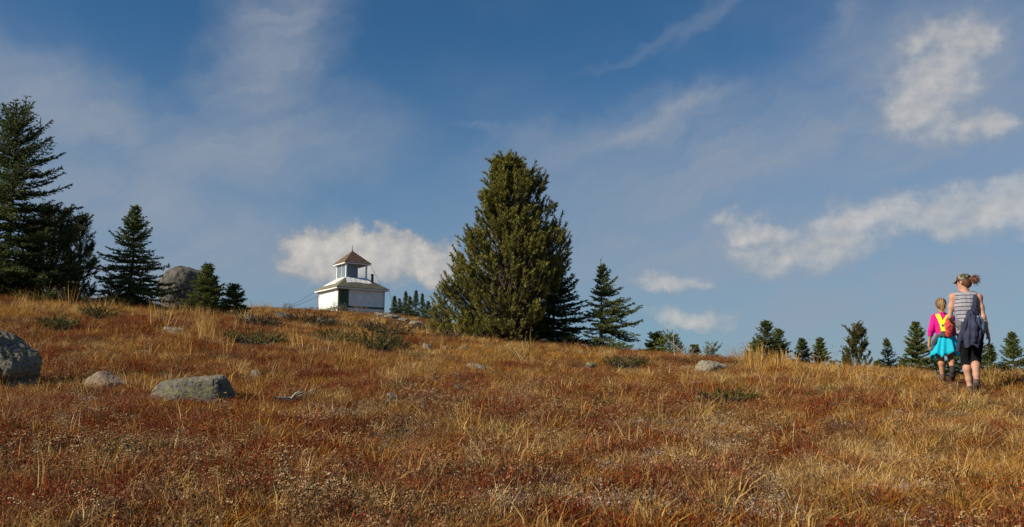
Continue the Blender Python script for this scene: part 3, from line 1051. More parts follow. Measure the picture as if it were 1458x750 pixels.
# the tall spruce cut by the frame's edge and its neighbours
p, H = place(2, 152, 25.8)
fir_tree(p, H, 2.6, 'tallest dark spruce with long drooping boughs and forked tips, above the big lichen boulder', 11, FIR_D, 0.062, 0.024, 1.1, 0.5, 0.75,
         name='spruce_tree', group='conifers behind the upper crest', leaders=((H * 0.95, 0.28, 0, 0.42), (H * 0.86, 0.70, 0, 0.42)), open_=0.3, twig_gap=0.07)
p, H = place(70, 292, 27.5)
q = PXM(1, 27.5)
pine_tree(p, H, 'dark bushy pine with a blunt double top tucked against the tallest spruce', 12, [(0, 62 * q, 42 * q), (0.3, 62 * q, 42 * q), (0.6, 48 * q, 32 * q), (0.85, 28 * q, 20 * q), (1, 8 * q, 8 * q)],
          210, [(0.051, 0.0675, 0.0255), (0.072, 0.087, 0.0315), (0.039, 0.054, 0.0225), (0.093, 0.102, 0.0375)], group='conifers behind the upper crest', stems=2)
p, H = place(108, 306, 28.5)
pine_tree(p, H, 'slim dark pine with up-curved side branches between the bushy pine and the open spruce', 13, [(0, 22 * q, 30 * q), (0.35, 24 * q, 30 * q), (0.6, 18 * q, 24 * q), (0.85, 12 * q, 12 * q), (1, 4 * q, 4 * q)],
          120, [(0.057, 0.075, 0.0285), (0.078, 0.093, 0.0345), (0.045, 0.06, 0.0255), (0.099, 0.1095, 0.0405)], group='conifers behind the upper crest', tuft=(0.2, 0.42))
p, H = place(184, 292, 28.0)
fir_tree(p, H, 1.75, 'open pointed spruce with wide lower boughs beside the grey rock outcrop', 14, FIR_C, 0.058, 0.022, 1.4, 0.28, 1.2, name='spruce_tree',
         group='conifers behind the upper crest', open_=0.25)
p, H = place(292, 376, 31.0)
fir_tree(p, H, 1.0, 'small dense fir standing in front of the grey rock outcrop', 15, FIR_C, 0.05, 0.022, 1.2, 0.25, 1.0, group='conifers behind the upper crest', twig_gap=0.06)
p, H = place(332, 409, 29.0)
fir_tree(p, H, 0.62, 'knee-high young fir at the end of the crest between rock outcrop and white cabin', 16, FIR_C, 0.045, 0.02, 1.5, 0.2, 0.7, group='conifers behind the upper crest', twig_gap=0.05)

# distant dark firs beside the cabin
for k, (px, top, rr, lab) in enumerate((
        (561, 421, 0.55, 'dark little fir nearest to the cabin wall in the far clump'), (568, 424, 0.5, 'shortest thin fir second from the cabin in the far clump'),
        (576, 413, 0.75, 'tall dark fir at the middle of the far clump beside the cabin'), (583, 421, 0.6, 'dark fir squeezed between the two tallest of the far clump'),
        (591, 412, 0.7, 'tallest pointed fir of the far clump between cabin and big pine'), (601, 416, 0.65, 'slender fir on the big pine side of the far clump'),
        (609, 428, 0.7, 'low bushy fir at the end of the far clump, next to the big pine'))):
    p, H = place(px, top, 84 + (k % 3) * 2.5)
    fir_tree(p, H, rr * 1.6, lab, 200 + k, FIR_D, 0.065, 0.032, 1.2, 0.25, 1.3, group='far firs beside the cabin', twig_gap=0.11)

# big pine in the middle, with the fir growing out of its shaded side and a young pine at its foot
DP = 28.0
p, H = place(722, 226, DP)
q = PXM(1, DP)
hp_ = lambda y: (488 - y) / (488 - 217.0)
prof = [(hp_(y), (722 - l) * q * 0.96, (rr - 722) * q * 0.96) for (y, l, rr) in ((488, 640, 800), (470, 618, 812), (440, 616, 812), (415, 628, 805), (390, 638, 812), (360, 643, 818), (335, 654, 822),
                                                              (315, 664, 808), (292, 680, 796), (265, 690, 796), (245, 699, 784), (230, 705, 764), (222, 711, 742), (217, 715, 728))]
pine_tree(p, H, 'big bushy olive green pine alone on the slope between cabin and spruce', 21, prof, 1100, nl=0.095, nw=0.030, tuft=(0.20, 0.52), gap=0.10, cluster=8, depth=0.95, per_m=120, stems=3,
          name='whitebark_pine', side_tufts=3)
p, H = place(788, 380, 28.8)
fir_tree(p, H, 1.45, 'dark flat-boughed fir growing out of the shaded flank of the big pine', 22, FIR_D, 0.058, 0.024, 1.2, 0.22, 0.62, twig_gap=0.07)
p, H = place(628, 428, 31.0)
pine_tree(p, H, 'young bushy pine at the foot of the big pine on the cabin side', 23, [(0, .50, .5), (0.4, .55, .5), (0.75, .38, .35), (1, .1, .1)], 60, nl=0.08, nw=0.022, tuft=(0.18, 0.36))

# the light green spruce to its right and small ones along the ridge
p, H = place(855, 375, 27.6)
fir_tree(p, H, 1.85, 'light green spruce with a thin bare tip and long boughs on one side', 31, FIR_L, 0.055, 0.021, 1.15, 0.12, 1.35, name='spruce_tree',
         side=lambda a, f: 0.50 + 0.75 * max(0, math.cos(a)), leaders=((H * 0.96, 0.0, 0.0, 0.30),), twig_gap=0.065)
p, H = place(928, 478, 27.5)
fir_tree(p, H, 0.42, 'knee-high fir leaning away from the light green spruce', 32, FIR_C, 0.045, 0.02, 1.4, 0.0, 0.6, lean=(0.18, 0), twig_gap=0.05)
p, H = place(954, 474, 27.0)
pine_tree(p, H, 'round little pine on the ridge above the fallen dead branches', 33, [(0, .40, .42), (0.5, .42, .40), (0.8, .3, .25), (1, .1, .1)], 46, FIR_C, 0.06, 0.02, (0.14, 0.30))
p, H = place(989, 494, 27.5)
fir_tree(p, H, 0.15, 'tiny fir seedling on the ridge between two round little pines', 34, FIR_C, 0.04, 0.018, 1.8, 0.1, 0.6, twig_gap=0.04)
p, H = place(1015, 489, 28.0)
pine_tree(p, H, 'tiny three-tipped pine on the ridge above the pale flat rock', 35, [(0, .22, .24), (0.5, .24, .24), (0.8, .18, .2), (1, .08, .08)], 26, FIR_C, 0.05, 0.018, (0.12, 0.26))

# conifers beyond the ridge
RG = 'conifers beyond the sunny ridge'
ridge = (  # px, top, depth, radius m, kind, label
    (1094, 456, 41, 0.95, 'fir', 'tallest fir of the dense dark cluster beyond the fallen branches'),
    (1110, 468, 42, 0.85, 'fir', 'dark fir with a narrow tip on the walkers\' side of the dense cluster'),
    (1079, 484, 40, 0.70, 'fir', 'low fir hidden in the tall straw at the edge of the dense cluster'),
    (1143, 482, 43, 0.60, 'fir', 'pointed little fir standing alone next to the dense cluster'),
    (1171, 480, 43, 0.62, 'fir', 'pointed fir between the lone little fir and the crooked pine'),
    (1187, 514, 44, 0.35, 'fir', 'barely showing fir tip at the skirt of a pointed fir'),
    (1206, 504, 44, 0.50, 'fir', 'short bushy fir touching the crooked pine'),
    (1222, 460, 42, 1.0, 'pine', 'crooked brown-green pine with branches curving out to one side'),
    (1251, 514, 45, 0.50, 'fir', 'low round fir in the gap after the crooked pine'),
    (1269, 480, 43, 0.85, 'thin', 'thin-topped spruce with a wide skirt before the girl\'s dense fir'),
    (1289, 512, 44, 0.60, 'fir', 'low fir at the foot of the dense fir before the walkers'),
    (1308, 457, 42, 0.95, 'fir', 'dense broad fir just before the walking girl'),
    (1335, 497, 41, 0.70, 'fir', 'low fir seen between the legs of the walking girl'),
    (1361, 490, 42, 0.70, 'fir', 'fir hidden behind the two walkers'),
    (1397, 474, 41, 0.80, 'fir', 'fir right behind the walking woman\'s hip'),
    (1417, 488, 43, 0.55, 'fir', 'slim short fir below the woman\'s swinging hand'),
    (1447, 472, 41, 0.90, 'fir', 'broad fir at the end of the row past the walkers'))
for k, (px, top, dep, rr, kd, lab) in enumerate(ridge):
    p, H = place(px, top, dep)
    q = PXM(1, dep)
    if kd == 'pine':
        pine_tree(p, H, lab, 400 + k, [(0, .5, .6), (0.35, .62, .9), (0.58, .42, .95), (0.68, .40, .55), (0.75, .28, .35), (0.85, .30, .62), (0.93, .2, .25), (1, .1, .1)], 95, [(0.08, 0.085, 0.026), (0.10, 0.10, 0.03), (0.06, 0.066, 0.024), (0.12, 0.11, 0.034)],
                  0.11, 0.04, (0.26, 0.55), group=RG, per_m=90, gap=0.35, rise=0.6, side_tufts=2)
    elif kd == 'thin':
        fir_tree(p, H, rr * 1.45, lab, 400 + k, FIR_C, 0.065, 0.028, 0.9, 0.1, 1.5, group=RG, name='spruce_tree', twig_gap=0.085)
    else:
        fir_tree(p, H, rr * 1.45, lab, 400 + k, FIR_C if k % 3 else FIR_D, 0.065, 0.028, 1.35, 0.18, 1.05, group=RG, twig_gap=0.085, open_=0.15)

# ------------------------------------------------------------------ rocks, logs, shrubs, tussocks
def ico(sub):
    import bmesh
    bm = bmesh.new()
    bmesh.ops.create_icosphere(bm, subdivisions=sub, radius=1.0)
    V = np.array([v.co[:] for v in bm.verts])
    T = np.array([[v.index for v in f.verts] for f in bm.faces])
    bm.free()
    return V, T


ICO = {k: ico(k) for k in (3, 4, 5, 6)}


def rock_mat(name, c1, c2, lichen=None, dark=(0.06, 0.06, 0.055), scale=3.0):
    m = bpy.data.materials.new(name)
    m.use_nodes = True
    b = NB(m.node_tree)
    bs = m.node_tree.nodes['Principled BSDF']
    p = b.new('ShaderNodeNewGeometry').outputs['Position']
    n1, n2, n3 = b.noise(p, scale, 6, 0.65), b.noise(p, scale * 3.7, 6, 0.7), b.noise(p, scale * 14, 4, 0.7)
    c = b.ramp(n1, [(0.33, c2), (0.62, c1)])
    c = b.mix(b.m('MULTIPLY', b.step(n2, 0.52, 0.62), 0.75), c, dark)
    c = b.mix(b.m('MULTIPLY', b.step(n3, 0.5, 0.75), 0.4), c, (0.30, 0.27, 0.23))
    if lichen:
        n4 = b.noise(b.xyz(b.m('ADD', b.m('MULTIPLY', n1, 2.0), 3.0), n2, n3), 2.2, 3, 0.6)
        n5 = b.noise(p, scale * 2.1, 5, 0.6, 0.4)
        c = b.mix(b.m('MULTIPLY', b.step(n5, 0.53, 0.63), 0.8), c, lichen)
    b.put(bs.inputs['Base Color'], c)
    bs.inputs['Roughness'].default_value = 0.92
    bs.inputs['Specular IOR Level'].default_value = 0.15
    bn = b.new('ShaderNodeBump')
    bn.inputs['Strength'].default_value = 1.0
    bn.inputs['Distance'].default_value = 0.018
    b.put(bn.inputs['Height'], b.m('ADD', n2, b.m('MULTIPLY', n3, 0.5)))
    b.put(bs.inputs['Normal'], bn.outputs[0])
    return m


R_grey = rock_mat('lichen_granite', (0.20, 0.175, 0.14), (0.10, 0.095, 0.078), (0.19, 0.20, 0.07), (0.04, 0.038, 0.034), 5.0)
R_pale = rock_mat('pale_granite', (0.30, 0.27, 0.21), (0.19, 0.165, 0.13), (0.25, 0.26, 0.15), (0.09, 0.08, 0.07), 8)
R_pink = rock_mat('tan_granite', (0.28, 0.20, 0.14), (0.18, 0.125, 0.09), (0.16, 0.15, 0.11), (0.08, 0.065, 0.05), 7)
R_crag = rock_mat('crag_rock', (0.15, 0.14, 0.12), (0.055, 0.052, 0.047), None, (0.02, 0.02, 0.02), 2.2)


def rock(loc, sx, sy, sz, label, seed, m, sub=4, nplanes=11, rough=0.10, rz=0.0, cat='rock', name='boulder', sink=0.25, cuts=(), group=None, fs=3.0):
    """faceted boulder: a ball trimmed by random planes, then roughened; sx, sy, sz are half sizes"""
    r = np.random.default_rng(seed)
    V, T = ICO[sub]
    d = V.copy()
    n = r.normal(0, 1, (nplanes, 3))
    n /= np.linalg.norm(n, axis=1)[:, None]
    off = r.uniform(0.62, 0.95, nplanes)
    for c in cuts:
        v = np.array(c[:3], float)
        n = np.vstack([n, v / np.linalg.norm(v)])
        off = np.append(off, c[3])
    dot = np.maximum(d @ n.T, 1e-3)
    lim = off[None] / dot
    k = 14.0
    rad = -np.log(np.exp(-k * np.minimum(lim, 3)).sum(1) + math.exp(-k * 1.0)) / k
    rad = rad * (1 + rough * 2 * (noise3(d * fs + seed, seed) - 0.5) + rough * (noise3(d * fs * 3.1 + seed, seed + 3) - 0.5) + 0.6 * rough * (noise3(d * fs * 8 + seed, seed + 7) - 0.5) - 0.45 * rough * np.exp(-((noise3(d * fs * 1.3 + 2 * seed, seed + 11) - 0.5) / 0.018) ** 2))
    P = d * rad[:, None] * np.array([sx, sy, sz])
    return tag(link(name, mesh_np(name, P, T, None, m, sub < 4), None, (loc[0], loc[1], loc[2] + sz * (1 - 2 * sink) ), rz), label, cat, group)


def rock_px(px, base, wpx, hpx, label, seed, m, deep=0.8, **k):
    p = hit(px, base)
    s = p[1] / F
    hw, h = wpx * s / 2 * 1.08, hpx * s
    sink = k.pop('sink', 0.28)
    sz = h / (2 * (1 - sink)) * 1.1
    return rock(p, hw, hw * deep, sz, label, seed, m, sink=sink, **k)


rock_px(-8, 554, 112, 82, 'big dark lichen boulder at the edge of the meadow below the tallest spruce', 51, R_grey, 0.8, sub=6, rough=0.10, nplanes=7, cuts=((0.55, -0.25, 0.75, 0.55), (1, -0.2, 0.15, 0.84), (-0.1, -0.9, 0.5, 0.62), (0, -0.1, 1, 0.85)), sink=0.25)
rock_px(22, 556, 60, 24, 'low dark stone wedged against the foot of the big boulder', 52, R_grey, 0.6, sub=5, rough=0.12, nplanes=7, sink=0.35, cuts=((0.2, -0.3, 1, 0.5),))
rock_px(150, 553, 60, 25, 'tan pink stone between the big boulder and the long lichen slab', 53, R_pink, 0.8, sub=5, nplanes=7, sink=0.35, cuts=((0.5, -0.2, 1, 0.52), (-0.6, -0.5, 0.6, 0.7)))
rock_px(271, 573, 120, 45, 'long flat-topped grey-green lichen slab with one dark steep end', 54, R_grey, 0.5, sub=6, rough=0.10, nplanes=5, sink=0.34, cuts=((-0.15, -0.15, 1, 0.55), (-0.55, -0.6, 0.6, 0.66), (1, -0.25, 0.15, 0.80), (0.1, -1, 0.35, 0.62), (-1, -0.1, 0.3, 0.85)))
for k, (px, by, wp, hp2, lab, m) in enumerate((
        (181, 577, 34, 9, 'flat tan stone in the grass just below the long lichen slab', R_pink),
        (246, 474, 36, 10, 'flat grey stone in the red leaves below the rock outcrop', R_pale),
        (58, 503, 20, 8, 'small pale stone uphill beside the big boulder', R_pink),
        (205, 503, 18, 6, 'small flat stone in the straw uphill of the tan pink stone', R_pink),
        (366, 536, 18, 11, 'small slanted pale stone uphill of the grey fallen branch', R_pale),
        (652, 559, 17, 14, 'blocky grey-green stone sitting alone in mid meadow', R_grey),
        (558, 570, 18, 12, 'dark mossy stone half sunk in mid meadow', R_grey),
        (678, 526, 32, 11, 'long flat pale stone above the blocky stone', R_pale),
        (608, 498, 13, 11, 'upright little stone below the green juniper mat', R_pale),
        (636, 498, 13, 6, 'flat pebble next to the upright little stone', R_pink),
        (658, 499, 14, 6, 'flat pebble between the big pine and the long flat stone', R_pale),
        (842, 524, 22, 10, 'grey stone on the crest below the light green spruce', R_grey),
        (1013, 530, 44, 19, 'pale green lichen rock beside the dead branches', R_pale),
        (976, 527, 16, 8, 'small tan stone next to the pale lichen rock', R_pink),
        (541, 449, 18, 5, 'pale slab against the cabin\'s end wall', R_pale),
        (558, 452, 24, 6, 'broad pale slab between the cabin and the far firs', R_pale),
        (574, 456, 18, 5, 'pale slab under the far firs', R_pale),
        (594, 463, 22, 8, 'pale block on the slope below the far firs', R_pale),
        (355, 457, 14, 12, 'pale block at the end of the crest next to the young fir', R_pale),
        (462, 460, 30, 10, 'low grey rock among dark shrubs below the cabin door', R_crag),
        (404, 454, 26, 10, 'low dark rock on the skyline before the guy wire', R_crag),
        (1120, 583, 14, 6, 'small grey stone in the open grass below the ridge', R_pink))):
    rock_px(px, by, wp, hp2, lab, 500 + k, m, 0.8, name='stone' if wp < 25 else 'boulder', sub=4, rough=0.2, sink=0.42, cuts=((0.3, -0.2, 1, 0.6),))

p = on_ground(268, 36.0)
ztop = at(268, 386, 36.0)[2]
hh = ztop - p[2]
rock(p - np.array([0, 0, 0.2]), 1.48, 1.0, hh * 1.02, 'broad grey cracked rock outcrop between the open spruce and the small fir', 61, R_crag, 6, 8, 0.10, 0.4, 'rock outcrop', 'rock_outcrop', 0.18,
     ((1, -0.1, 0.10, 0.80), (-1, -0.4, 0.05, 0.78), (0.1, -1, 0.05, 0.74), (0.10, -0.1, 1, 0.50), (-0.6, -0.2, 0.7, 0.66), (0.7, -0.2, 0.6, 0.68)), fs=2.4)

M_wood = material('weathered_wood', (0.34, 0.31, 0.27), 0.9, (0.20, 0.18, 0.16), 14, bump=0.6, bscale=40)


def log(a, b, r0, r1, label, seed, twigs=3, name='dead_branch', cat='branch'):
    """weathered branch lying on the ground from photo pixel a to b"""
    r = np.random.default_rng(seed)
    A, B = hit(*a), hit(*b)
    t = np.linspace(0, 1, 9)[:, None]
    P = A * (1 - t) + B * t
    P[:, 2] = np.maximum(ground_z(P[:, 0], P[:, 1]) + r0 * 0.7 + 0.05, P[:, 2])
    P[:, :2] += np.cumsum(r.normal(0, 0.012, (9, 2)), 0)
    P[:, 2] += 0.03 * np.sin(t[:, 0] * 5 + seed)
    L_, R_ = [P - A], [np.linspace(r0, r1, 9)]
    for k in range(twigs):
        q = r.integers(2, 7)
        d = np.array([r.normal(0, 1), r.normal(0, .5), r.uniform(0.2, 0.9)])
        l = np.linalg.norm(B - A) * r.uniform(0.15, 0.35)
        d = d / np.linalg.norm(d) * l
        L_.append(np.stack([P[q] - A, P[q] - A + d * 0.5 + [0, 0, .02], P[q] - A + d]))
        R_.append(np.array([r1 * 0.8, r1 * 0.5, r1 * 0.2]))
    V, T = tubes_np(L_, R_, 7)
    return tag(link(name, mesh_np(name, V, T, None, M_wood, True), None, A), label, cat)


log((391, 582), (446, 567), 0.042, 0.028, 'grey weathered branch lying in the red leaves beyond the lichen slab', 71, 2)
log((945, 514), (1003, 512), 0.035, 0.018, 'long bleached dead branch lying along the ridge', 72, 4)
log((1008, 515), (1036, 507), 0.028, 0.012, 'forked dead branch propped up above the pale lichen rock', 73, 5)
log((1196, 655), (1170, 660), 0.006, 0.004, 'thin bleached twig lying beside the spiky straw tussock', 74, 1, 'dead_twig', 'twig')

M_shrub = material('shrub_leaves', (0.05, 0.07, 0.03), 0.75, attr='col', transl=0.2, spec=0.15)
JUN = [(0.075, 0.085, 0.022), (0.10, 0.11, 0.028), (0.055, 0.066, 0.020), (0.13, 0.13, 0.035)]
HEATH = [(0.085, 0.060, 0.032), (0.12, 0.085, 0.045), (0.06, 0.045, 0.028), (0.10, 0.09, 0.04)]
TWIGC = [(0.20, 0.15, 0.11), (0.26, 0.20, 0.15), (0.15, 0.11, 0.08)]


def shrub(px, base, wpx, hpx, label, seed, cols, cat='shrub', name='juniper_shrub', n=None, nl=0.05, nw=0.022, per=60, up=0.6, depth=None):
    r = np.random.default_rng(seed)
    p = hit(px, base) if depth is None else on_ground(px, depth)
    s = p[1] / F
    hw, h = wpx * s / 2, hpx * s
    root = thing(name, label, cat, p)
    n = n or int(60 + 500 * hw * min(h, 0.4))
    a, q = r.uniform(0, 6.283, n), np.sqrt(r.uniform(0, 1, n))
    bx, by_ = hw * q * np.cos(a), hw * 0.6 * q * np.sin(a)
    lump = 0.55 + 0.75 * fbm(bx / hw * 2.2 + seed, by_ / hw * 2.2, seed, 3)
    top = h * lump * np.sqrt(np.clip(1 - 0.8 * q * q, 0.05, 1))
    gzz = ground_z(p[0] + bx, p[1] + by_) - p[2]
    S = np.stack([bx, by_, gzz + top * r.uniform(0.05, 0.7, n)], 1)
    D = np.stack([np.cos(a) * q, np.sin(a) * q, np.full(n, up)], 1) + r.normal(0, 0.35, (n, 3))
    D /= np.linalg.norm(D, axis=1)[:, None]
    LN = np.clip(h * r.uniform(0.3, 0.7, n), 0.05, 0.5)
    lines = [np.stack([np.array([S[i, 0] * 0.4, S[i, 1] * 0.4, gzz[i] - 0.03]), S[i], S[i] + D[i] * LN[i]]) for i in range(0, n, 3)]
    V, T = tubes_np(lines, [np.array([0.012, 0.007, 0.003])] * len(lines), 4)
    link('stems', mesh_np('stems', V, T, None, M_wood if cols is TWIGC else M_bark, True), root)
    V, T, C = needles(S, D, LN, r, per, nl, nw, cols, 0.8)
    link('foliage', mesh_np('foliage', V, T, C, M_shrub), root)
    return root


for k, a in enumerate((
        (362, 489, 84, 23, 'dark green juniper mat on the slope below the young fir', JUN),
        (541, 497, 76, 27, 'bright green juniper mat on the slope below the cabin', JUN),
        (478, 484, 62, 16, 'thin green juniper strip joining the cabin slope', JUN),
        (893, 522, 66, 18, 'low green juniper mat on the crest below the light green spruce', JUN),
        (1032, 573, 80, 21, 'olive juniper mat alone in the open meadow below the pale lichen rock', JUN),
        (82, 470, 46, 24, 'dark low conifer scrub on the crest under the tallest spruce', JUN),
        (140, 452, 44, 20, 'dark low scrub at the foot of the slim dark pine', JUN),
        (368, 466, 64, 20, 'dark brown heather shrub along the crest next to the young fir', HEATH),
        (445, 464, 70, 20, 'grey-brown heather shrub on the bank below the cabin door', HEATH),
        (553, 478, 62, 22, 'olive brown shrub on the bank below the pale slabs', HEATH),
        (505, 470, 50, 12, 'rusty low shrub between the bank shrubs below the cabin', HEATH),
        (600, 472, 30, 12, 'dark little shrub beside the pale block', HEATH),
        (640, 484, 30, 14, 'green-brown shrub at the edge of the big pine\'s foot', HEATH),
        (985, 518, 40, 8, 'low olive shrub around the dead branches on the ridge', JUN),
        (1060, 522, 46, 10, 'brown shrub before the tall straw tuft on the ridge', HEATH))):
    heath = a[5] is HEATH
    shrub(*a[:5], 600 + k, a[5], name='heather_shrub' if heath else 'juniper_shrub', nl=0.045 + a[1] * 0, nw=0.024)
for k, (px, dep, wp, hp2, lab) in enumerate(((480, 72.0, 22, 14, 'bare grey bush before the cabin corner'), (511, 72.0, 24, 15, 'bare grey bush before the cabin front wall'),
                                             (537, 73.5, 16, 8, 'small bare bush at the end of the cabin front wall'), (445, 71.0, 26, 9, 'small brown bush under the cabin\'s side wall'),
                                             (409, 63.0, 14, 11, 'spindly bare bush on the skyline by the guy wire'), (976, 26.0, 22, 22, 'bare grey twiggy bush next to the round little pine'))):
    shrub(px, 0, wp, hp2, lab, 640 + k, TWIGC, name='bare_bush', cat='bush', depth=dep, per=26 if k < 4 else 12, nl=0.09 if k < 5 else 0.05, nw=0.025 if k < 5 else 0.010, up=1.2, n=70)


def tussock(px, base, hpx, spread_px, label, seed, n=90, lean=0.9, cols=STRAW, width=0.006, droop=0.9, headc=None):
    p = hit(px, base)
    s = p[1] / F
    h = hpx * s
    v, t, c = blades(n, h * 0.55, h * 1.1, spread_px * s * 0.5, lean, width, seed, 4, droop, cols, headc)
    m = M_tuft
    return tag(link('grass_tussock', mesh_np('grass_tussock', v, t, c, m), None, p), label, 'grass tuft')


M_tuft = material('tussock_blades', (0.4, 0.25, 0.1), 0.8, attr='col', transl=0.3, spec=0.15)
SPIKY = [(0.52, 0.34, 0.12), (0.60, 0.42, 0.18), (0.42, 0.25, 0.08)]
tussock(1076, 530, 46, 26, 'tall upright straw tuft standing on the ridge', 81, 120, 0.25, STRAW, 0.010, 0.4, (0.45, 0.29, 0.11))
tussock(1108, 531, 34, 20, 'shorter straw tuft next to the tallest one on the ridge', 82, 70, 0.3, STRAW, 0.010, 0.4, (0.45, 0.29, 0.11))
tussock(1025, 716, 50, 26, 'spiky blond tussock in front of dark red leaves', 83, 60, 0.8, SPIKY, 0.006, 0.5)
tussock(1010, 700, 46, 56, 'dark brown drooping tussock behind the spiky blond one', 84, 150, 0.9, RUST, 0.006, 0.8)
tussock(1222, 657, 30, 20, 'splayed spiky straw tussock with flat-lying stems', 85, 60, 1.2, SPIKY, 0.006, 0.4)
tussock(857, 655, 44, 14, 'narrow golden tuft standing by itself in the white mats', 86, 70, 0.3, SPIKY, 0.006, 0.4)
tussock(1166, 712, 38, 50, 'round combed-over brown tussock at the near edge of the path grass', 87, 160, 1.3, RUST + STRAW[:2], 0.005, 1.0)
tussock(1255, 712, 34, 70, 'long swept golden tussock lying over to one side', 88, 170, 1.5, STRAW, 0.005, 1.0)
tussock(1360, 728, 46, 60, 'big shaggy dark-hearted tussock at the corner of the meadow', 89, 180, 1.2, RUST + STRAW[:1], 0.006, 0.9)
tussock(1210, 752, 40, 60, 'reddish tussock at the very bottom of the meadow', 90, 150, 0.8, RUST, 0.006, 0.6)
tussock(1445, 690, 40, 30, 'golden brown tussock at the meadow\'s outer edge', 91, 110, 0.8, STRAW, 0.006, 0.6)
tussock(292, 480, 44, 30, 'tall pale straw tuft near the crest below the outcrop', 92, 70, 0.3, STRAW, 0.009, 0.4, (0.45, 0.29, 0.11))

# ------------------------------------------------------------------ the old fire lookout cabin
M_white = material('white_paint', (0.80, 0.80, 0.79), 0.75, (0.66, 0.66, 0.64), 2.2, bump=0.15, bscale=12)
M_green = material('dark_green_paint', (0.035, 0.075, 0.045), 0.6, (0.05, 0.09, 0.055), 4)
M_trim = material('faded_green_trim', (0.12, 0.16, 0.09), 0.7, (0.16, 0.17, 0.11), 4)
M_shing = material('mossy_shingle', (0.22, 0.205, 0.155), 0.95, (0.12, 0.125, 0.075), 3.0, bump=0.5, bscale=25)
M_shing2 = material('cedar_shingle', (0.175, 0.11, 0.075), 0.95, (0.11, 0.07, 0.052), 3.5, bump=0.5, bscale=25)
M_sheet = material('white_metal_sheet', (0.80, 0.80, 0.79), 0.45, (0.68, 0.68, 0.67), 1.5, spec=0.4)
M_glass = material('sky_toned_glass', (0.13, 0.175, 0.21), 0.12, (0.18, 0.21, 0.23), 2, spec=0.5)  # the sky's reflection is put into the pane's base colour
M_board = material('grey_shutter', (0.21, 0.25, 0.28), 0.6, (0.15, 0.18, 0.20), 4)
M_dark = material('dark_iron', (0.07, 0.065, 0.06), 0.6, (0.12, 0.09, 0.07), 8)
M_inner = material('dim_boards', (0.20, 0.19, 0.17), 0.9, (0.14, 0.13, 0.12), 6)
CW, CZ = 4.25, 75.0
phi = math.radians(34.9)
corner = at(481.6, 443, CZ)
cR = np.array([[math.cos(phi), -math.sin(phi)], [math.sin(phi), math.cos(phi)]])
cc = corner[:2] + cR @ np.array([CW / 2, CW / 2])
cab = thing('fire_lookout_cabin', 'small white wooden lookout cabin with a windowed roof turret on the hilltop', 'cabin', (cc[0], cc[1], corner[2]), phi)
HW = CW / 2
WH = 2.13                 # wall height above the visible base


def siding(mb, a, b, z0, z1, nrm, n=14):
    """lapped boards on a wall face from a to b (xy), each row tilting out a little"""
    a, b, nrm = np.array(a), np.array(b), np.array(nrm)
    hs = (z1 - z0) / n
    for k in range(n):
        za, zb = z0 + k * hs, z0 + (k + 1) * hs
        o0, o1 = nrm * 0.018, nrm * 0.004
        i = -nrm * 0.07
        q = [(*(a + i), za), (*(b + i), za), (*(b + o0), za), (*(a + o0), za)]
        t = [(*(a + i), zb), (*(b + i), zb), (*(b + o1), zb), (*(a + o1), zb)]
        mb.hexa(q, t)
    return mb


# front wall is -y, side wall facing the sun is -x; the door stands at the near corner of the front
dx0, dx1 = -HW + 0.10, -HW + 0.92
siding(MB(), (dx1, -HW), (HW, -HW), 0.52, WH, (0, -1)).obj('wall', M_white, cab)
siding(MB(), (dx1, -HW), (HW, -HW), -0.7, 0.36, (0, -1), 8).obj('wall', M_white, cab)
MB().box(dx1 + 0.003, HW + 0.03, -HW - 0.045, -HW + 0.05, 0.36, 0.52).obj('trim_board', M_green, cab)
siding(MB(), (-HW, HW), (-HW, -HW), 0.42, WH, (-1, 0)).obj('wall', M_white, cab)
siding(MB(), (-HW, HW), (-HW, -HW), -0.7, 0.22, (-1, 0), 8).obj('wall', M_white, cab)
MB().box(-HW - 0.045, -HW + 0.05, -HW + 0.12, HW + 0.03, 0.22, 0.42).obj('trim_board', M_trim, cab)
siding(MB(), (HW, -HW), (HW, HW), -0.7, WH, (1, 0), 20).obj('wall', M_white, cab)
siding(MB(), (HW, HW), (-HW, HW), -0.7, WH, (0, 1), 20).obj('wall', M_white, cab)
MB().box(-HW - 0.05, -HW + 0.09, -HW - 0.05, -HW + 0.10, -0.7, WH - 0.003).obj('corner_board', M_trim, cab)
MB().box(HW - 0.04, HW + 0.03, -HW - 0.035, -HW - 0.02, 0.53, WH - 0.003).obj('corner_board', M_white, cab)
MB().box(-HW - 0.035, -HW - 0.02, HW - 0.1, HW + 0.03, 0.43, WH - 0.003).obj('corner_board', M_white, cab)
door = MB().box(dx0 + 0.005, dx1 - 0.005, -HW - 0.03, -HW + 0.03, -0.02, 1.92).obj('door', M_green, cab)
MB().box(dx1 - 0.14, dx1 - 0.10, -HW - 0.06, -HW - 0.031, 0.92, 1.05).obj('handle', M_dark, door)
MB().box(dx0 + 0.08, dx1 - 0.08, -HW - 0.045, -HW - 0.0302, 0.86, 0.94).obj('cross_rail', M_green, door)
MB().box(dx0, dx1, -HW - 0.02, -HW + 0.03, 1.925, WH).obj('door_header', M_white, cab)
MB().box(dx0 - 0.05, dx1 + 0.1, -HW - 0.45, -HW - 0.035, -0.5, -0.03).obj('door_step', M_inner, cab)
# lower roof: four slopes of stepped shingle courses up to the turret
OV, TW, EZ, RISE = 0.36, 2.02, WH - 0.06, 1.00
EH, TH = HW + OV, TW / 2


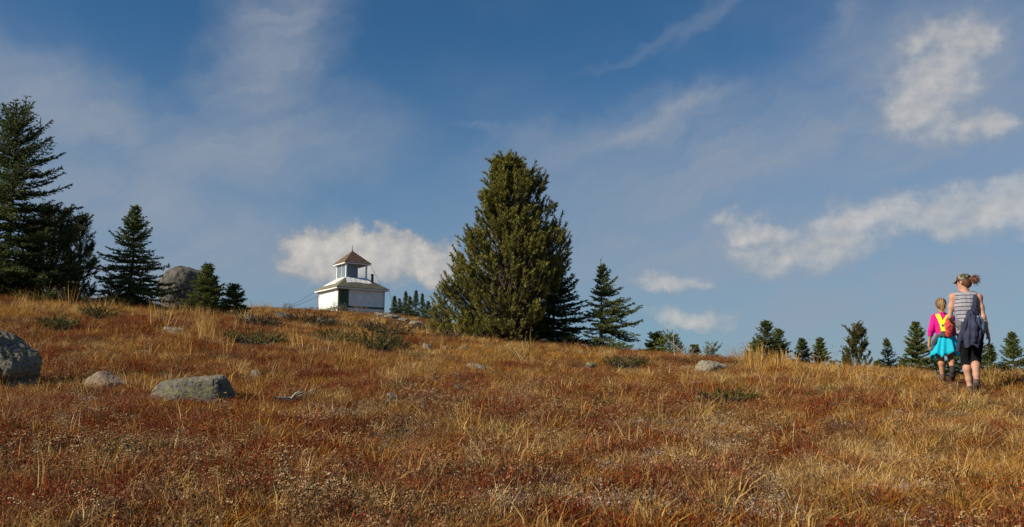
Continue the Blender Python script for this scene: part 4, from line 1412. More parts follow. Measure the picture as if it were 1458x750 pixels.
def slope(mb, half0, z0, half1, z1, side, n, th=0.045, lift=0.0):
    """stepped shingle courses on one side of a hipped roof; side 0..3 turns by 90 degrees"""
    a = side * math.pi / 2
    rot = lambda p: (p[0] * math.cos(a) - p[1] * math.sin(a), p[0] * math.sin(a) + p[1] * math.cos(a), p[2])
    for k in range(n):
        f0, f1 = k / n, min((k + 1.15) / n, 1.0)
        h0, h1 = half0 + (half1 - half0) * f0, half0 + (half1 - half0) * f1
        za, zb = z0 + (z1 - z0) * f0 + lift, z0 + (z1 - z0) * f1 + lift
        bot = [(-h0, -h0, za - 0.01), (h0, -h0, za - 0.01), (h1, -h1, zb - 0.03), (-h1, -h1, zb - 0.03)]
        top = [(-h0, -h0, za + th), (h0, -h0, za + th), (h1, -h1, zb + 0.004), (-h1, -h1, zb + 0.004)]
        mb.hexa([rot(p) for p in bot], [rot(p) for p in top])
    return mb


for s_ in range(4):
    rf = slope(MB(), EH, EZ, TH, EZ + RISE, s_, 11).obj('roof', M_shing, cab)
    a = s_ * math.pi / 2
    mb = MB()
    q = [(-EH + 0.02, -EH + 0.03), (EH - 0.02, -EH + 0.03), (EH - 0.06, -EH + 0.075), (-EH + 0.06, -EH + 0.075)]
    rt = lambda p, z: (p[0] * math.cos(a) - p[1] * math.sin(a), p[0] * math.sin(a) + p[1] * math.cos(a), z)
    mb.hexa([rt(p, EZ - 0.13) for p in q], [rt(p, EZ - 0.012) for p in q])
    mb.obj('fascia', M_white, cab)
    mb = MB()
    q2 = [(-EH + 0.08, -EH + 0.08), (EH - 0.08, -EH + 0.08), (HW - 0.05, -HW + 0.05), (-HW + 0.05, -HW + 0.05)]
    mb.hexa([rt(p, EZ - 0.06) for p in q2], [rt(p, EZ - 0.02) for p in q2])
    mb.obj('soffit', M_white, cab)
# metal sheets laid over the upper roof
sl_z = lambda d: EZ + RISE * (EH - d) / (EH - TH)          # roof height at distance d from the centre line


def sheet(side, xs_top, xs_low, dtop, dlow, seed):
    r = random.Random(seed)
    a = side * math.pi / 2
    rot = lambda p: (p[0] * math.cos(a) - p[1] * math.sin(a), p[0] * math.sin(a) + p[1] * math.cos(a), p[2])
    n = 10
    mb = MB()
    for k in range(n):
        f0, f1 = k / n, (k + 1) / n - 0.004
        wv = lambda f: 0.05 * math.sin(f * 9 + seed)
        X = lambda f, t: (xs_top[0] + (xs_top[1] - xs_top[0]) * f) * (1 - t) + (xs_low[0] + (xs_low[1] - xs_low[0]) * f) * t
        b, t_ = [], []
        for f, t in ((f0, 1), (f1, 1), (f1, 0), (f0, 0)):
            d = dtop + (dlow - dtop) * t + (wv(f) if t else 0)
            z = sl_z(d) + 0.055
            b.append(rot((X(f, t), -d, z)))
            t_.append(rot((X(f, t), -d, z + 0.012 + (0.012 if k % 2 else 0))))
        mb.hexa(b, t_)
    return mb.obj('roof_sheet', M_sheet, cab)


sheet(0, (-1.02, 1.02), (-1.28, 1.12), TH + 0.03, TH + 0.80, 1)
sheet(3, (-1.0, 1.02), (-1.75, 1.0), TH + 0.03, TH + 0.98, 4)
# turret
TZ = EZ + RISE - 0.02
TT = TZ + 1.38
for (sx_, sy_) in ((-1, -1), (1, -1), (1, 1), (-1, 1)):
    x0, y0 = sx_ * (TH - 0.06), sy_ * (TH - 0.06)
    MB().box(x0 - 0.06, x0 + 0.06, y0 - 0.06, y0 + 0.06, TZ - 0.1, TT).obj('corner_post', M_white, cab)
for s_ in range(4):
    a = s_ * math.pi / 2
    rt3 = lambda p: (p[0] * math.cos(a) - p[1] * math.sin(a), p[0] * math.sin(a) + p[1] * math.cos(a), p[2])
    def bar(x0, x1, y0, y1, z0, z1, name, m, par=cab):
        q = [(x0, y0), (x1, y0), (x1, y1), (x0, y1)]
        return MB().hexa([rt3((*p, z0)) for p in q], [rt3((*p, z1)) for p in q]).obj(name, m, par)
    e = TH - 0.121
    bar(-e, e, -TH + 0.005, -TH + 0.10, TZ - 0.1, TZ + 0.10, 'sill', M_white)
    bar(-e, e, -TH + 0.005, -TH + 0.10, TT - 0.12, TT - 0.003, 'header', M_white)
    if s_ == 3:                                        # the sunny side: one dark window
        w_ = bar(-e + 0.0, e, -TH + 0.045, -TH + 0.06, TZ + 0.10, TT - 0.12, 'window', M_glass)
        bar(-0.02, 0.02, -TH + 0.03, -TH + 0.044, TZ + 0.101, TT - 0.121, 'muntin', M_white, w_)
    if s_ == 0:                                        # front: closed on the door side, open on the other
        w_ = bar(-e, 0.10, -TH + 0.045, -TH + 0.06, TZ + 0.10, TT - 0.12, 'window', M_board)
        bar(0.101, 0.14, -TH + 0.03, -TH + 0.07, TZ + 0.101, TT - 0.121, 'muntin', M_white, w_)
    if s_ == 2:
        bar(-0.02, 0.02, -TH + 0.03, -TH + 0.07, TZ + 0.101, TT - 0.121, 'muntin', M_white)
MB().box(-TH + 0.12, TH - 0.12, -TH + 0.12, TH - 0.12, TZ - 0.06, TZ - 0.02).obj('turret_floor', M_inner, cab)
MB().box(-TH + 0.1, TH - 0.1, -TH + 0.1, TH - 0.1, TT + 0.002, TT + 0.03).obj('turret_ceiling', M_inner, cab)
UO = TH + 0.27
for s_ in range(4):
    slope(MB(), UO, TT - 0.02, 0.03, TT + 1.16, s_, 9).obj('turret_roof', M_shing2, cab)
    a = s_ * math.pi / 2
    rt = lambda p, z: (p[0] * math.cos(a) - p[1] * math.sin(a), p[0] * math.sin(a) + p[1] * math.cos(a), z)
    q = [(-UO + 0.02, -UO + 0.03), (UO - 0.02, -UO + 0.03), (UO - 0.06, -UO + 0.07), (-UO + 0.06, -UO + 0.07)]
    MB().hexa([rt(p, TT - 0.13) for p in q], [rt(p, TT - 0.032) for p in q]).obj('fascia', M_white, cab)
fin = MB().tube([(0, 0, TT + 1.12), (0, 0, TT + 1.24), (0, 0, TT + 1.32), (0, 0, TT + 1.76)], [0.09, 0.06, 0.035, 0.015], 8).obj('finial', M_dark, cab)
zc = sl_z(TH + 0.45)
pipe = MB().tube([(1.30, -TH - 0.45, zc - 0.1), (1.30, -TH - 0.45, zc + 0.62)], 0.115, 12).obj('chimney_pipe', M_dark, cab, True)
MB().tube([(1.30, -TH - 0.45, zc + 0.60), (1.30, -TH - 0.45, zc + 0.72)], [0.15, 0.13], 12).obj('cap', M_dark, pipe)
wl = lambda P: tuple(np.append(cR.T @ (np.array(P[:2]) - cc), P[2] - corner[2]))
anc = on_ground(398, 68.0)
anc2 = on_ground(566, 80.0)


def wire(a, b, sag, name='guy_wire', r=0.014):
    t = np.linspace(0, 1, 8)
    P = [tuple(np.array(a) * (1 - s) + np.array(b) * s - np.array([0, 0, sag * 4 * s * (1 - s)])) for s in t]
    return MB().tube(P, r, 5).obj(name, M_dark, cab)


wire((-EH + 0.05, EH - 0.05, EZ - 0.05), wl(anc), 0.12)
wire((-EH + 0.05, -EH + 0.3, EZ - 0.08), wl(on_ground(404, 66.0)), 0.10)
wire((EH - 0.05, -EH + 0.05, EZ - 0.05), wl(anc2), 0.10)
wire((UO - 0.06, -UO + 0.06, TT - 0.1), (EH - 0.5, -EH + 0.7, sl_z(EH - 0.6) + 0.05), 0.0, 'tie_wire')
wire((HW + 0.03, -HW - 0.05, EZ - 0.1), (HW + 0.03, -HW - 0.05, -0.4), 0.0, 'downpipe', 0.03)
wire((-HW - 0.05, HW + 0.04, EZ - 0.1), (-HW - 0.05, HW + 0.04, -0.4), 0.0, 'downpipe', 0.03)

# ------------------------------------------------------------------ people (bodies grown from a distance field)
class SDF:
    def __init__(s):
        s.p = []

    def cone(s, a, b, ra, rb, k=0.03, sc=(1, 1, 1)):
        s.p.append(('c', np.array(a, float), np.array(b, float), ra, rb, k, np.array(sc, float)))
        return s

    def ball(s, c, r, k=0.03, rot=None):
        """ellipsoid with half axes r, optionally turned by a 3x3 matrix"""
        s.p.append(('e', np.array(c, float), np.array(r if hasattr(r, '__len__') else (r, r, r), float), None if rot is None else np.array(rot), k))
        return s

    def poly(s, pts, rads, k=0.03, sc=(1, 1, 1)):
        for i in range(len(pts) - 1):
            s.cone(pts[i], pts[i + 1], rads[i], rads[i + 1], k, sc)
        return s

    def bounds(s):
        lo, hi = np.full(3, 9e9), np.full(3, -9e9)
        for q in s.p:
            if q[0] == 'c':
                m = max(q[3], q[4]) / min(q[6].min(), 1) * 1.02 + 0.03
                pts = (q[1], q[2])
            else:
                m = q[2].max() + 0.03
                pts = (q[1],)
            for c in pts:
                lo, hi = np.minimum(lo, c - m), np.maximum(hi, c + m)
        return lo, hi

    def grid(s, h, inflate=0.0, pad=0.03):
        lo, hi = s.bounds()
        lo, hi = lo - inflate - pad, hi + inflate + pad
        n = np.ceil((hi - lo) / h).astype(int) + 1
        f = np.full(n, 0.5)
        for q in s.p:
            k = q[-2] if q[0] == 'c' else q[-1]
            m = (max(q[3], q[4]) / min(q[6].min(), 1) if q[0] == 'c' else q[2].max()) + k + inflate + 0.05
            pts = np.array([q[1], q[2]]) if q[0] == 'c' else np.array([q[1]])
            i0 = np.clip(np.floor((pts.min(0) - m - lo) / h).astype(int), 0, n)
            i1 = np.clip(np.ceil((pts.max(0) + m - lo) / h).astype(int) + 1, 0, n)
            g = np.meshgrid(*[lo[j] + h * np.arange(i0[j], i1[j]) for j in range(3)], indexing='ij')
            P = np.stack(g, -1)
            if q[0] == 'c':
                _, a, b, ra, rb, k, sc = q
                pa, ba = (P - a) / sc, (b - a) / sc
                t = np.clip((pa @ ba) / max(ba @ ba, 1e-9), 0, 1)
                d = (np.linalg.norm(pa - t[..., None] * ba, axis=-1) - (ra + (rb - ra) * t)) * sc.min()
            else:
                _, c, r, rot, k = q
                pc = P - c
                if rot is not None:
                    pc = pc @ rot
                k0 = np.linalg.norm(pc / r, axis=-1)
                k1 = np.linalg.norm(pc / (r * r), axis=-1)
                d = k0 * (k0 - 1) / np.maximum(k1, 1e-6)
            sl_ = tuple(slice(i0[j], i1[j]) for j in range(3))
            cur = f[sl_]
            hh_ = np.maximum(k - np.abs(cur - d), 0) / k
            f[sl_] = np.minimum(cur, d) - hh_ * hh_ * k * 0.25
        return f - inflate, lo


def nets(f, lo, h):
    """surface nets: distance grid to quads (returned as triangles)"""
    ins = f < 0
    cnt = sum(ins[i:ins.shape[0] - 1 + i, j:ins.shape[1] - 1 + j, k:ins.shape[2] - 1 + k].astype(np.int8) for i in (0, 1) for j in (0, 1) for k in (0, 1))
    act = np.argwhere((cnt > 0) & (cnt < 8))
    ids = np.full(cnt.shape, -1, int)
    ids[tuple(act.T)] = np.arange(len(act))
    offs = np.array([(i, j, k) for i in (0, 1) for j in (0, 1) for k in (0, 1)])
    val = np.stack([f[tuple((act + o).T)] for o in offs], 1)
    acc, num = np.zeros((len(act), 3)), np.zeros(len(act))
    for a in range(8):
        for b in range(a + 1, 8):
            if np.abs(offs[a] - offs[b]).sum() != 1:
                continue
            m = (val[:, a] < 0) != (val[:, b] < 0)
            t = val[m, a] / (val[m, a] - val[m, b])
            acc[m] += offs[a] + t[:, None] * (offs[b] - offs[a])
            num[m] += 1
    V = lo + h * (act + acc / num[:, None])
    T = []
    for ax in range(3):
        u, v = (ax + 1) % 3, (ax + 2) % 3
        sl0, sl1 = [slice(None)] * 3, [slice(None)] * 3
        sl0[ax], sl1[ax] = slice(0, -1), slice(1, None)
        e = ins[tuple(sl0)] != ins[tuple(sl1)]
        idx = np.argwhere(e)
        idx = idx[(idx[:, u] > 0) & (idx[:, v] > 0) & (idx[:, u] < f.shape[u] - 1) & (idx[:, v] < f.shape[v] - 1)]
        du, dv = np.zeros(3, int), np.zeros(3, int)
        du[u], dv[v] = 1, 1
        q = [ids[tuple((idx - du - dv).T)], ids[tuple((idx - dv).T)], ids[tuple(idx.T)], ids[tuple((idx - du).T)]]
        flip = ~ins[tuple(idx.T)]
        q = np.stack(q, 1)
        q[flip] = q[flip][:, ::-1]
        T += [q[:, [0, 1, 2]], q[:, [0, 2, 3]]]
    T = np.concatenate(T)
    return V, T[(T >= 0).all(1)]


def grow(name, sdf, h, m, parent, inflate=0.0, cut=None, wob=0.0, seed=0):
    """mesh of a distance field; cut(P) > 0 is removed; wob adds cloth folds"""
    f, lo = sdf.grid(h, inflate)
    if cut is not None or wob:
        g = np.meshgrid(*[lo[j] + h * np.arange(f.shape[j]) for j in range(3)], indexing='ij')
        P = np.stack(g, -1)
        if wob:
            flat = P.reshape(-1, 3)
            near = np.abs(f.ravel()) < 0.06
            w_ = np.zeros(len(flat))
            w_[near] = noise3(flat[near] * np.array([34, 34, 8]) + seed, seed) - 0.5
            f = f + (w_ * wob).reshape(f.shape)
        if cut is not None:
            f = np.maximum(f, cut(P))
    V, T = nets(f, lo, h)
    return link(name, mesh_np(name, V, T, None, m, True), parent)


M_skin = material('skin', (0.46, 0.26, 0.18), 0.6, (0.40, 0.21, 0.14), 6, spec=0.3)
M_skin2 = material('tanned_skin', (0.43, 0.22, 0.13), 0.6, (0.37, 0.18, 0.10), 6, spec=0.3)
M_auburn = material('auburn_hair', (0.070, 0.026, 0.014), 0.55, (0.125, 0.048, 0.022), 40, spec=0.4)
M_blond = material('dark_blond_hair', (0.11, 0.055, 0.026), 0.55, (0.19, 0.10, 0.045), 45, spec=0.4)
M_blond2 = material('light_blond_hair', (0.24, 0.135, 0.055), 0.55, (0.36, 0.22, 0.10), 45, spec=0.4)  # lighter blond of the ponytail strands
M_black = material('black_stretch_cloth', (0.006, 0.006, 0.008), 0.85, (0.010, 0.010, 0.012), 8, spec=0.08)
M_navy = material('navy_cloth', (0.019, 0.024, 0.050), 0.85, (0.034, 0.041, 0.078), 7, bump=0.3, bscale=30)
M_denim = material('blue_denim', (0.11, 0.18, 0.27), 0.85, (0.16, 0.24, 0.34), 9)
M_pink = material('magenta_shirt', (0.62, 0.013, 0.24), 0.8, (0.52, 0.010, 0.20), 30, spec=0.1, bump=0.3, bscale=60)
M_turq = material('turquoise_cloth', (0.010, 0.36, 0.52), 0.75, (0.014, 0.44, 0.60), 30, spec=0.1, bump=0.3, bscale=60)
M_lime = material('neon_yellow_cloth', (0.58, 0.72, 0.02), 0.75)
M_coral = material('coral_red_cloth', (0.66, 0.065, 0.06), 0.75, (0.55, 0.04, 0.045), 10)
M_char = material('charcoal_cloth', (0.045, 0.05, 0.055), 0.8, (0.075, 0.08, 0.085), 8)
M_roll = material('grey_check_cloth', (0.16, 0.165, 0.18), 0.85, (0.07, 0.07, 0.08), 45)
M_shoe = material('brown_shoe', (0.075, 0.045, 0.035), 0.7, (0.12, 0.075, 0.06), 20)
M_sole = material('dark_sole', (0.035, 0.030, 0.028), 0.85)
M_eye = material('eye', (0.06, 0.04, 0.03), 0.2, spec=0.5)
# striped jersey: grey-white with thin dark lines round the body
M_stripe = material('striped_jersey', (0.40, 0.40, 0.44), 0.8)
b_ = NB(M_stripe.node_tree)
sp = b_.new('ShaderNodeSeparateXYZ')
b_.nt.links.new(b_.new('ShaderNodeTexCoord').outputs['Object'], sp.inputs[0])
zz = b_.m('ADD', sp.outputs[2], b_.m('MULTIPLY', b_.noise(None, 6, 3), 0.012))
zz = b_.m('ADD', zz, b_.m('MULTIPLY', sp.outputs[0], -0.06))
fr = b_.m('FRACT', b_.m('DIVIDE', zz, 0.056))
ln = b_.m('LESS_THAN', fr, 0.22)
b_.put(M_stripe.node_tree.nodes['Principled BSDF'].inputs['Base Color'], b_.mix(ln, (0.27, 0.27, 0.315), (0.035, 0.035, 0.06)))
# camouflage cap
M_camo = material('camouflage_cloth', (0.08, 0.08, 0.05), 0.85)
b_ = NB(M_camo.node_tree)
oc = b_.new('ShaderNodeTexCoord').outputs['Object']
cn = b_.noise(oc, 26, 2, 0.4)
b_.put(M_camo.node_tree.nodes['Principled BSDF'].inputs['Base Color'], b_.ramp(cn, [(0.40, (0.035, 0.035, 0.025)), (0.46, (0.09, 0.085, 0.05)), (0.54, (0.09, 0.085, 0.05)), (0.60, (0.26, 0.22, 0.15))]))


def hand(s, wrist, d, palm_n, side, L=0.17, curl=0.9, k=0.008):
    """five-fingered hand added to a distance field: d = pointing direction, palm_n = palm normal, side = thumb side"""
    d, pn, sd = [np.array(q, float) / np.linalg.norm(q) for q in (d, palm_n, side)]
    c = np.array(wrist) + d * L * 0.26
    for o in (-0.030, -0.010, 0.010, 0.030):
        s.cone(np.array(wrist) + sd * o * 0.45, np.array(wrist) + d * L * 0.46 + sd * o, 0.0165, 0.0125, 0.018)
    for o, fl in ((0.030, 0.92), (0.010, 1.0), (-0.010, 0.95), (-0.030, 0.76)):
        p = np.array(wrist) + d * L * 0.48 + sd * o
        dr = d.copy()
        for j, (sg, rr) in enumerate(((0.24, .0098), (0.16, .0090), (0.12, .0082))):
            ca_, sa_ = math.cos(curl * (0.35 + 0.30 * j)), math.sin(curl * (0.35 + 0.30 * j))
            dd = d * ca_ + pn * sa_ + sd * o * 1.5
            q = p + dd / np.linalg.norm(dd) * L * sg * fl
            s.cone(p, q, rr, rr - 0.0008, k)
            p = q
    t0 = np.array(wrist) + d * L * 0.14 + sd * 0.026
    t1 = t0 + (d * 0.6 + sd * 0.55 + pn * 0.35) * L * 0.24
    t2 = t1 + (d * 0.85 + sd * 0.05 + pn * 0.40) * L * 0.20
    s.cone(t0, t1, 0.0150, 0.0115, 0.014).cone(t1, t2, 0.0112, 0.0090, 0.008)


def head_sdf(s, c, face, up, sc=1.0):
    """skull, jaw, nose, lips, brow and ears turned towards `face`"""
    f, u = np.array(face, float), np.array(up, float)
    f = f / np.linalg.norm(f)
    u = u - f * (u @ f)
    u = u / np.linalg.norm(u)
    r_ = np.cross(f, u)
    c = np.array(c, float)
    R = np.stack([r_, f, u], 1)
    q = lambda x, y, z: c + (r_ * x + f * y + u * z) * sc
    s.ball(q(0, -0.012, 0.022), np.array([0.074, 0.092, 0.086]) * sc, 0.03, R)
    s.ball(q(0, 0.026, -0.045), np.array([0.054, 0.060, 0.066]) * sc, 0.04, R)
    s.ball(q(0, 0.062, -0.092), np.array([0.024, 0.020, 0.018]) * sc, 0.03, R)
    s.cone(q(0, 0.082, 0.010), q(0, 0.104, -0.028), 0.009 * sc, 0.013 * sc, 0.012)
    s.ball(q(0, 0.082, -0.058), np.array([0.022, 0.010, 0.010]) * sc, 0.012, R)
    s.ball(q(0.030, 0.072, 0.024), np.array([0.022, 0.012, 0.008]) * sc, 0.012, R)
    s.ball(q(-0.030, 0.072, 0.024), np.array([0.022, 0.012, 0.008]) * sc, 0.012, R)
    for e in (-1, 1):
        s.ball(q(0.076 * e, -0.006, -0.006), np.array([0.009, 0.020, 0.031]) * sc, 0.008, R)
    return q, R


def strands(name, roots, n, path, m, parent, seed, r0=0.006, spread=0.03, end=0.05):
    """hair locks as tapered tubes following a path with scatter"""
    r = np.random.default_rng(seed)
    lines, radii = [], []
    P = np.array(path, float)
    t = np.linspace(0, 1, len(P))
    for i in range(n):
        o0, o1 = r.normal(0, spread, 3), r.normal(0, end, 3)
        cut = r.uniform(0.7, 1.0)
        tt = np.linspace(0, cut, 7)
        Q = np.stack([np.interp(tt, t, P[:, j]) for j in range(3)], 1)
        Q = Q + o0[None] * (0.4 + 0.6 * np.minimum(tt * 2, 1))[:, None] + o1[None] * (tt ** 1.6)[:, None]
        lines.append(Q)
        radii.append(r0 * r.uniform(0.6, 1.2) * np.array([0.8, 1, 1, 1, 0.85, 0.6, 0.2]))
    V, T = tubes_np(lines, radii, 5)
    return link(name, mesh_np(name, V, T, None, m, True), parent)


# ---- the woman: seen from behind, striding up the slope, head turned to her left
wp = on_ground(1381, 12.8)
wz = -math.atan2(wp[0], wp[1])
woman = thing('person', 'woman in striped sleeveless top, camouflage cap and black cropped leggings walking uphill', 'person', (wp[0], wp[1], wp[2]), wz, 'two hikers on the meadow')
B = SDF()
hipL, hipR = (-0.075, 0.0, 0.87), (0.085, -0.01, 0.87)
kneL, ankL = (-0.050, 0.10, 0.47), (0.000, 0.085, 0.085)
kneR, ankR = (0.070, 0.03, 0.46), (0.082, -0.27, 0.17)
shL, shR = (-0.218, 0.0, 1.375), (0.108, 0.0, 1.375)
elL, wrL = (-0.262, -0.02, 1.08), (-0.215, 0.20, 1.00)
elR, wrR = (0.175, -0.04, 1.085), (0.228, 0.03, 0.855)
B.poly([(0.005, 0.0, 0.89), (-0.020, -0.005, 1.06), (-0.050, 0.0, 1.24), (-0.055, 0.0, 1.345)], [0.122, 0.098, 0.114, 0.088], 0.06, (1.14, 0.80, 1))
B.cone(shL, shR, 0.056, 0.056, 0.06).cone((-0.14, 0.01, 1.40), (0.03, 0.01, 1.40), 0.05, 0.05, 0.05)
B.poly([(-0.058, 0.0, 1.37), (-0.066, 0.008, 1.50)], [0.056, 0.050], 0.04)
B.ball((-0.075, -0.055, 0.885), (0.085, 0.085, 0.095), 0.05).ball((0.080, -0.065, 0.885), (0.085, 0.085, 0.095), 0.05)
for a, k_, n_ in ((hipL, kneL, ankL), (hipR, kneR, ankR)):
    a, k_, n_ = np.array(a), np.array(k_), np.array(n_)
    B.poly([a, a * .55 + k_ * .45, k_], [0.090, 0.075, 0.054], 0.04)
    back = np.array([0, -0.018, 0]) if n_[1] > 0 else np.array([0, 0.0, 0.022])
    B.poly([k_, k_ * .68 + n_ * .32 + back, k_ * .3 + n_ * .7, n_], [0.052, 0.056, 0.040, 0.034], 0.03)
B.poly([ankL, (0.000, 0.15, 0.045), (0.0, 0.25, 0.030)], [0.036, 0.034, 0.028], 0.03).ball((0, 0.06, 0.04), (0.032, 0.04, 0.036), 0.03)
B.poly([ankR, (0.085, -0.23, 0.085), (0.088, -0.165, 0.035)], [0.036, 0.036, 0.030], 0.03).ball((0.083, -0.29, 0.135), (0.032, 0.036, 0.04), 0.03)
for s_, e_, w_, h_ in ((shL, elL, wrL, 0), (shR, elR, wrR, 1)):
    s_, e_, w_ = np.array(s_), np.array(e_), np.array(w_)
    B.poly([s_, s_ * .5 + e_ * .5, e_], [0.044, 0.038, 0.030], 0.04)
    B.poly([e_, e_ * .65 + w_ * .35, w_], [0.031, 0.032, 0.021], 0.025)
hand(B, wrR, (0.25, 0.10, -1), (-1, -0.1, 0.1), (-0.1, 1, 0.1), 0.175, 0.8)
hand(B, wrL, (0.25, 1, -0.15), (1, -0.2, 0), (0, 0.1, 1), 0.175, 1.3)
FACE = (-0.86, 0.50, -0.10)
hq, hR_ = head_sdf(B, (-0.083, 0.012, 1.592), FACE, (0, 0, 1))
body = grow('body', B, 0.0068, M_skin, woman)
for e in (-1, 1):
    V, T = ICO[3]
    link('eye', mesh_np('eye', V * 0.0085 + hq(0.030 * e, 0.075, 0.008), T, None, M_eye, True), woman)
# sleeveless top
TP = SDF()
TP.poly([(0.008, 0.0, 0.86), (-0.020, -0.005, 1.06), (-0.050, 0.0, 1.24), (-0.055, 0.0, 1.345)], [0.128, 0.104, 0.117, 0.090], 0.06, (1.14, 0.82, 1))
TP.cone((-0.17, 0, 1.385), (0.06, 0, 1.385), 0.052, 0.052, 0.06).cone((-0.14, 0.01, 1.40), (0.03, 0.01, 1.40), 0.05, 0.05, 0.05)
TP.ball((-0.075, -0.055, 0.885), (0.088, 0.085, 0.095), 0.05).ball((0.080, -0.065, 0.885), (0.088, 0.085, 0.095), 0.05)
def cut_top(P):
    neck = 0.078 - np.linalg.norm((P - np.array([-0.058, 0.012, 1.475])) * np.array([1, 1, 1.0]), axis=-1)
    armL = 0.075 - np.linalg.norm((P - np.array([-0.252, 0, 1.345])) * np.array([1, 0.7, 0.62]), axis=-1)
    armR = 0.075 - np.linalg.norm((P - np.array([0.142, 0, 1.345])) * np.array([1, 0.7, 0.62]), axis=-1)
    return np.maximum.reduce([neck, armL, armR, 0.83 - P[..., 2]])
grow('tank_top', TP, 0.0075, M_stripe, woman, 0.010, cut_top, 0.020, 3)
# cropped leggings
LG = SDF()
LG.poly([(0.005, 0.0, 0.87), (-0.012, -0.003, 1.0)], [0.130, 0.108], 0.06, (1.14, 0.82, 1))
LG.ball((-0.075, -0.055, 0.885), (0.088, 0.088, 0.098), 0.05).ball((0.080, -0.065, 0.885), (0.088, 0.088, 0.098), 0.05)
for a, k_, n_ in ((hipL, kneL, ankL), (hipR, kneR, ankR)):
    a, k_, n_ = np.array(a), np.array(k_), np.array(n_)
    LG.poly([a, a * .55 + k_ * .45, k_, k_ * .72 + n_ * .28], [0.094, 0.081, 0.060, 0.060], 0.03)
grow('leggings', LG, 0.0078, M_black, woman, 0.006, lambda P: np.maximum(P[..., 2] - 0.98, 0.35 - P[..., 2]), 0.012, 5)
for nm_, pts, hl in (('L', [ankL, (0.000, 0.15, 0.050), (0.0, 0.255, 0.034)], (0, 0.055, 0.045)), ('R', [ankR, (0.085, -0.23, 0.088), (0.088, -0.160, 0.036)], (0.083, -0.292, 0.140))):
    S_ = SDF().poly(pts, [0.036, 0.037, 0.030], 0.03).ball(hl, (0.034, 0.042, 0.042), 0.03)
    top = np.array(pts[0])
    sh = grow('shoe', S_, 0.006, M_shoe, woman, 0.006, lambda P, top=top: P[..., 2] - (top[2] + 0.022))
    a, b2, c2_ = [np.array(q) for q in pts]
    if nm_ == 'L':
        so = SDF().cone((0, 0.045, 0.004), (0, 0.255, 0.002), 0.039, 0.038, 0.02, (1, 1, 0.4))
    else:
        so = SDF().cone((0.084, -0.325, 0.115), (0.088, -0.205, 0.028), 0.036, 0.038, 0.02, (1, 0.5, 0.9)).cone((0.088, -0.205, 0.018), (0.088, -0.14, 0.002), 0.038, 0.034, 0.02, (1, 1, 0.45))
    grow('sole', so, 0.0065, M_sole, sh)
# hair and cap
HS = SDF()
HS.ball(hq(0, -0.018, 0.022), (0.083, 0.098, 0.090), 0.02, hR_)
HS.ball(hq(0, -0.060, -0.030), (0.062, 0.050, 0.060), 0.03, hR_)
Rm = hR_
cF = np.array(FACE) / np.linalg.norm(FACE)
hc = np.array(hq(0, 0, 0))
uu = hR_[:, 2]
def cut_hair(P):
    d = P - hc
    fwd, upw = d @ cF, d @ uu
    return np.maximum(fwd - 0.052 - 0.4 * np.maximum(upw - 0.02, 0), 0.0 * fwd + np.minimum(fwd + 0.03, 1) * 0.8 - np.maximum(upw + 0.05, 0) * 2.0 - 0.020)
hr = grow('hair', HS, 0.006, M_auburn, woman, 0.0, cut_hair, 0.012, 9)
tail0 = np.array(hq(0, -0.105, 0.030))
strands('ponytail', None, 110, [tail0 + (-0.02, 0, 0), tail0 + (0.03, -0.01, 0.010), tail0 + (0.065, -0.02, -0.005), tail0 + (0.085, -0.03, -0.055)], M_auburn, woman, 4, 0.0085, 0.018, 0.020)
strands('loose_hair', None, 26, [tail0, tail0 + (0.04, 0.0, 0.030), tail0 + (0.09, 0.0, 0.038), tail0 + (0.118, 0.0, 0.020)], M_auburn, woman, 6, 0.004, 0.012, 0.022)
CS = SDF().ball(hq(0, -0.010, 0.050), (0.088, 0.104, 0.078), 0.02, hR_)
cap_o = grow('cap', CS, 0.006, M_camo, woman, 0.004, lambda P: np.maximum(0.030 - (P - hc) @ uu + 0.0 * P[..., 0], 0.055 - np.linalg.norm(P - (hc - cF * 0.115 + uu * 0.035), axis=-1)), 0.0)
mb = MB()
for k in range(8):
    a0, a1 = -0.95 + 1.9 * k / 8, -0.95 + 1.9 * (k + 1) / 8
    def vis(a, out, dz):
        rr = 0.090 + 0.075 * out * math.cos(a) ** 0.8
        return tuple(hc + hR_[:, 0] * (math.sin(a) * (0.085 + 0.004 * out)) + cF * (math.cos(a) * 0.088 + out * 0.072 * math.cos(a * 0.9)) + uu * (0.034 - 0.020 * out - 0.012 * abs(math.sin(a)) * out + dz))
    mb.hexa([vis(a0, 0, 0), vis(a1, 0, 0), vis(a1, 1, 0), vis(a0, 1, 0)], [vis(a0, 0, 0.006), vis(a1, 0, 0.006), vis(a1, 1, 0.006), vis(a0, 1, 0.006)])
mb.obj('visor', M_camo, cap_o)
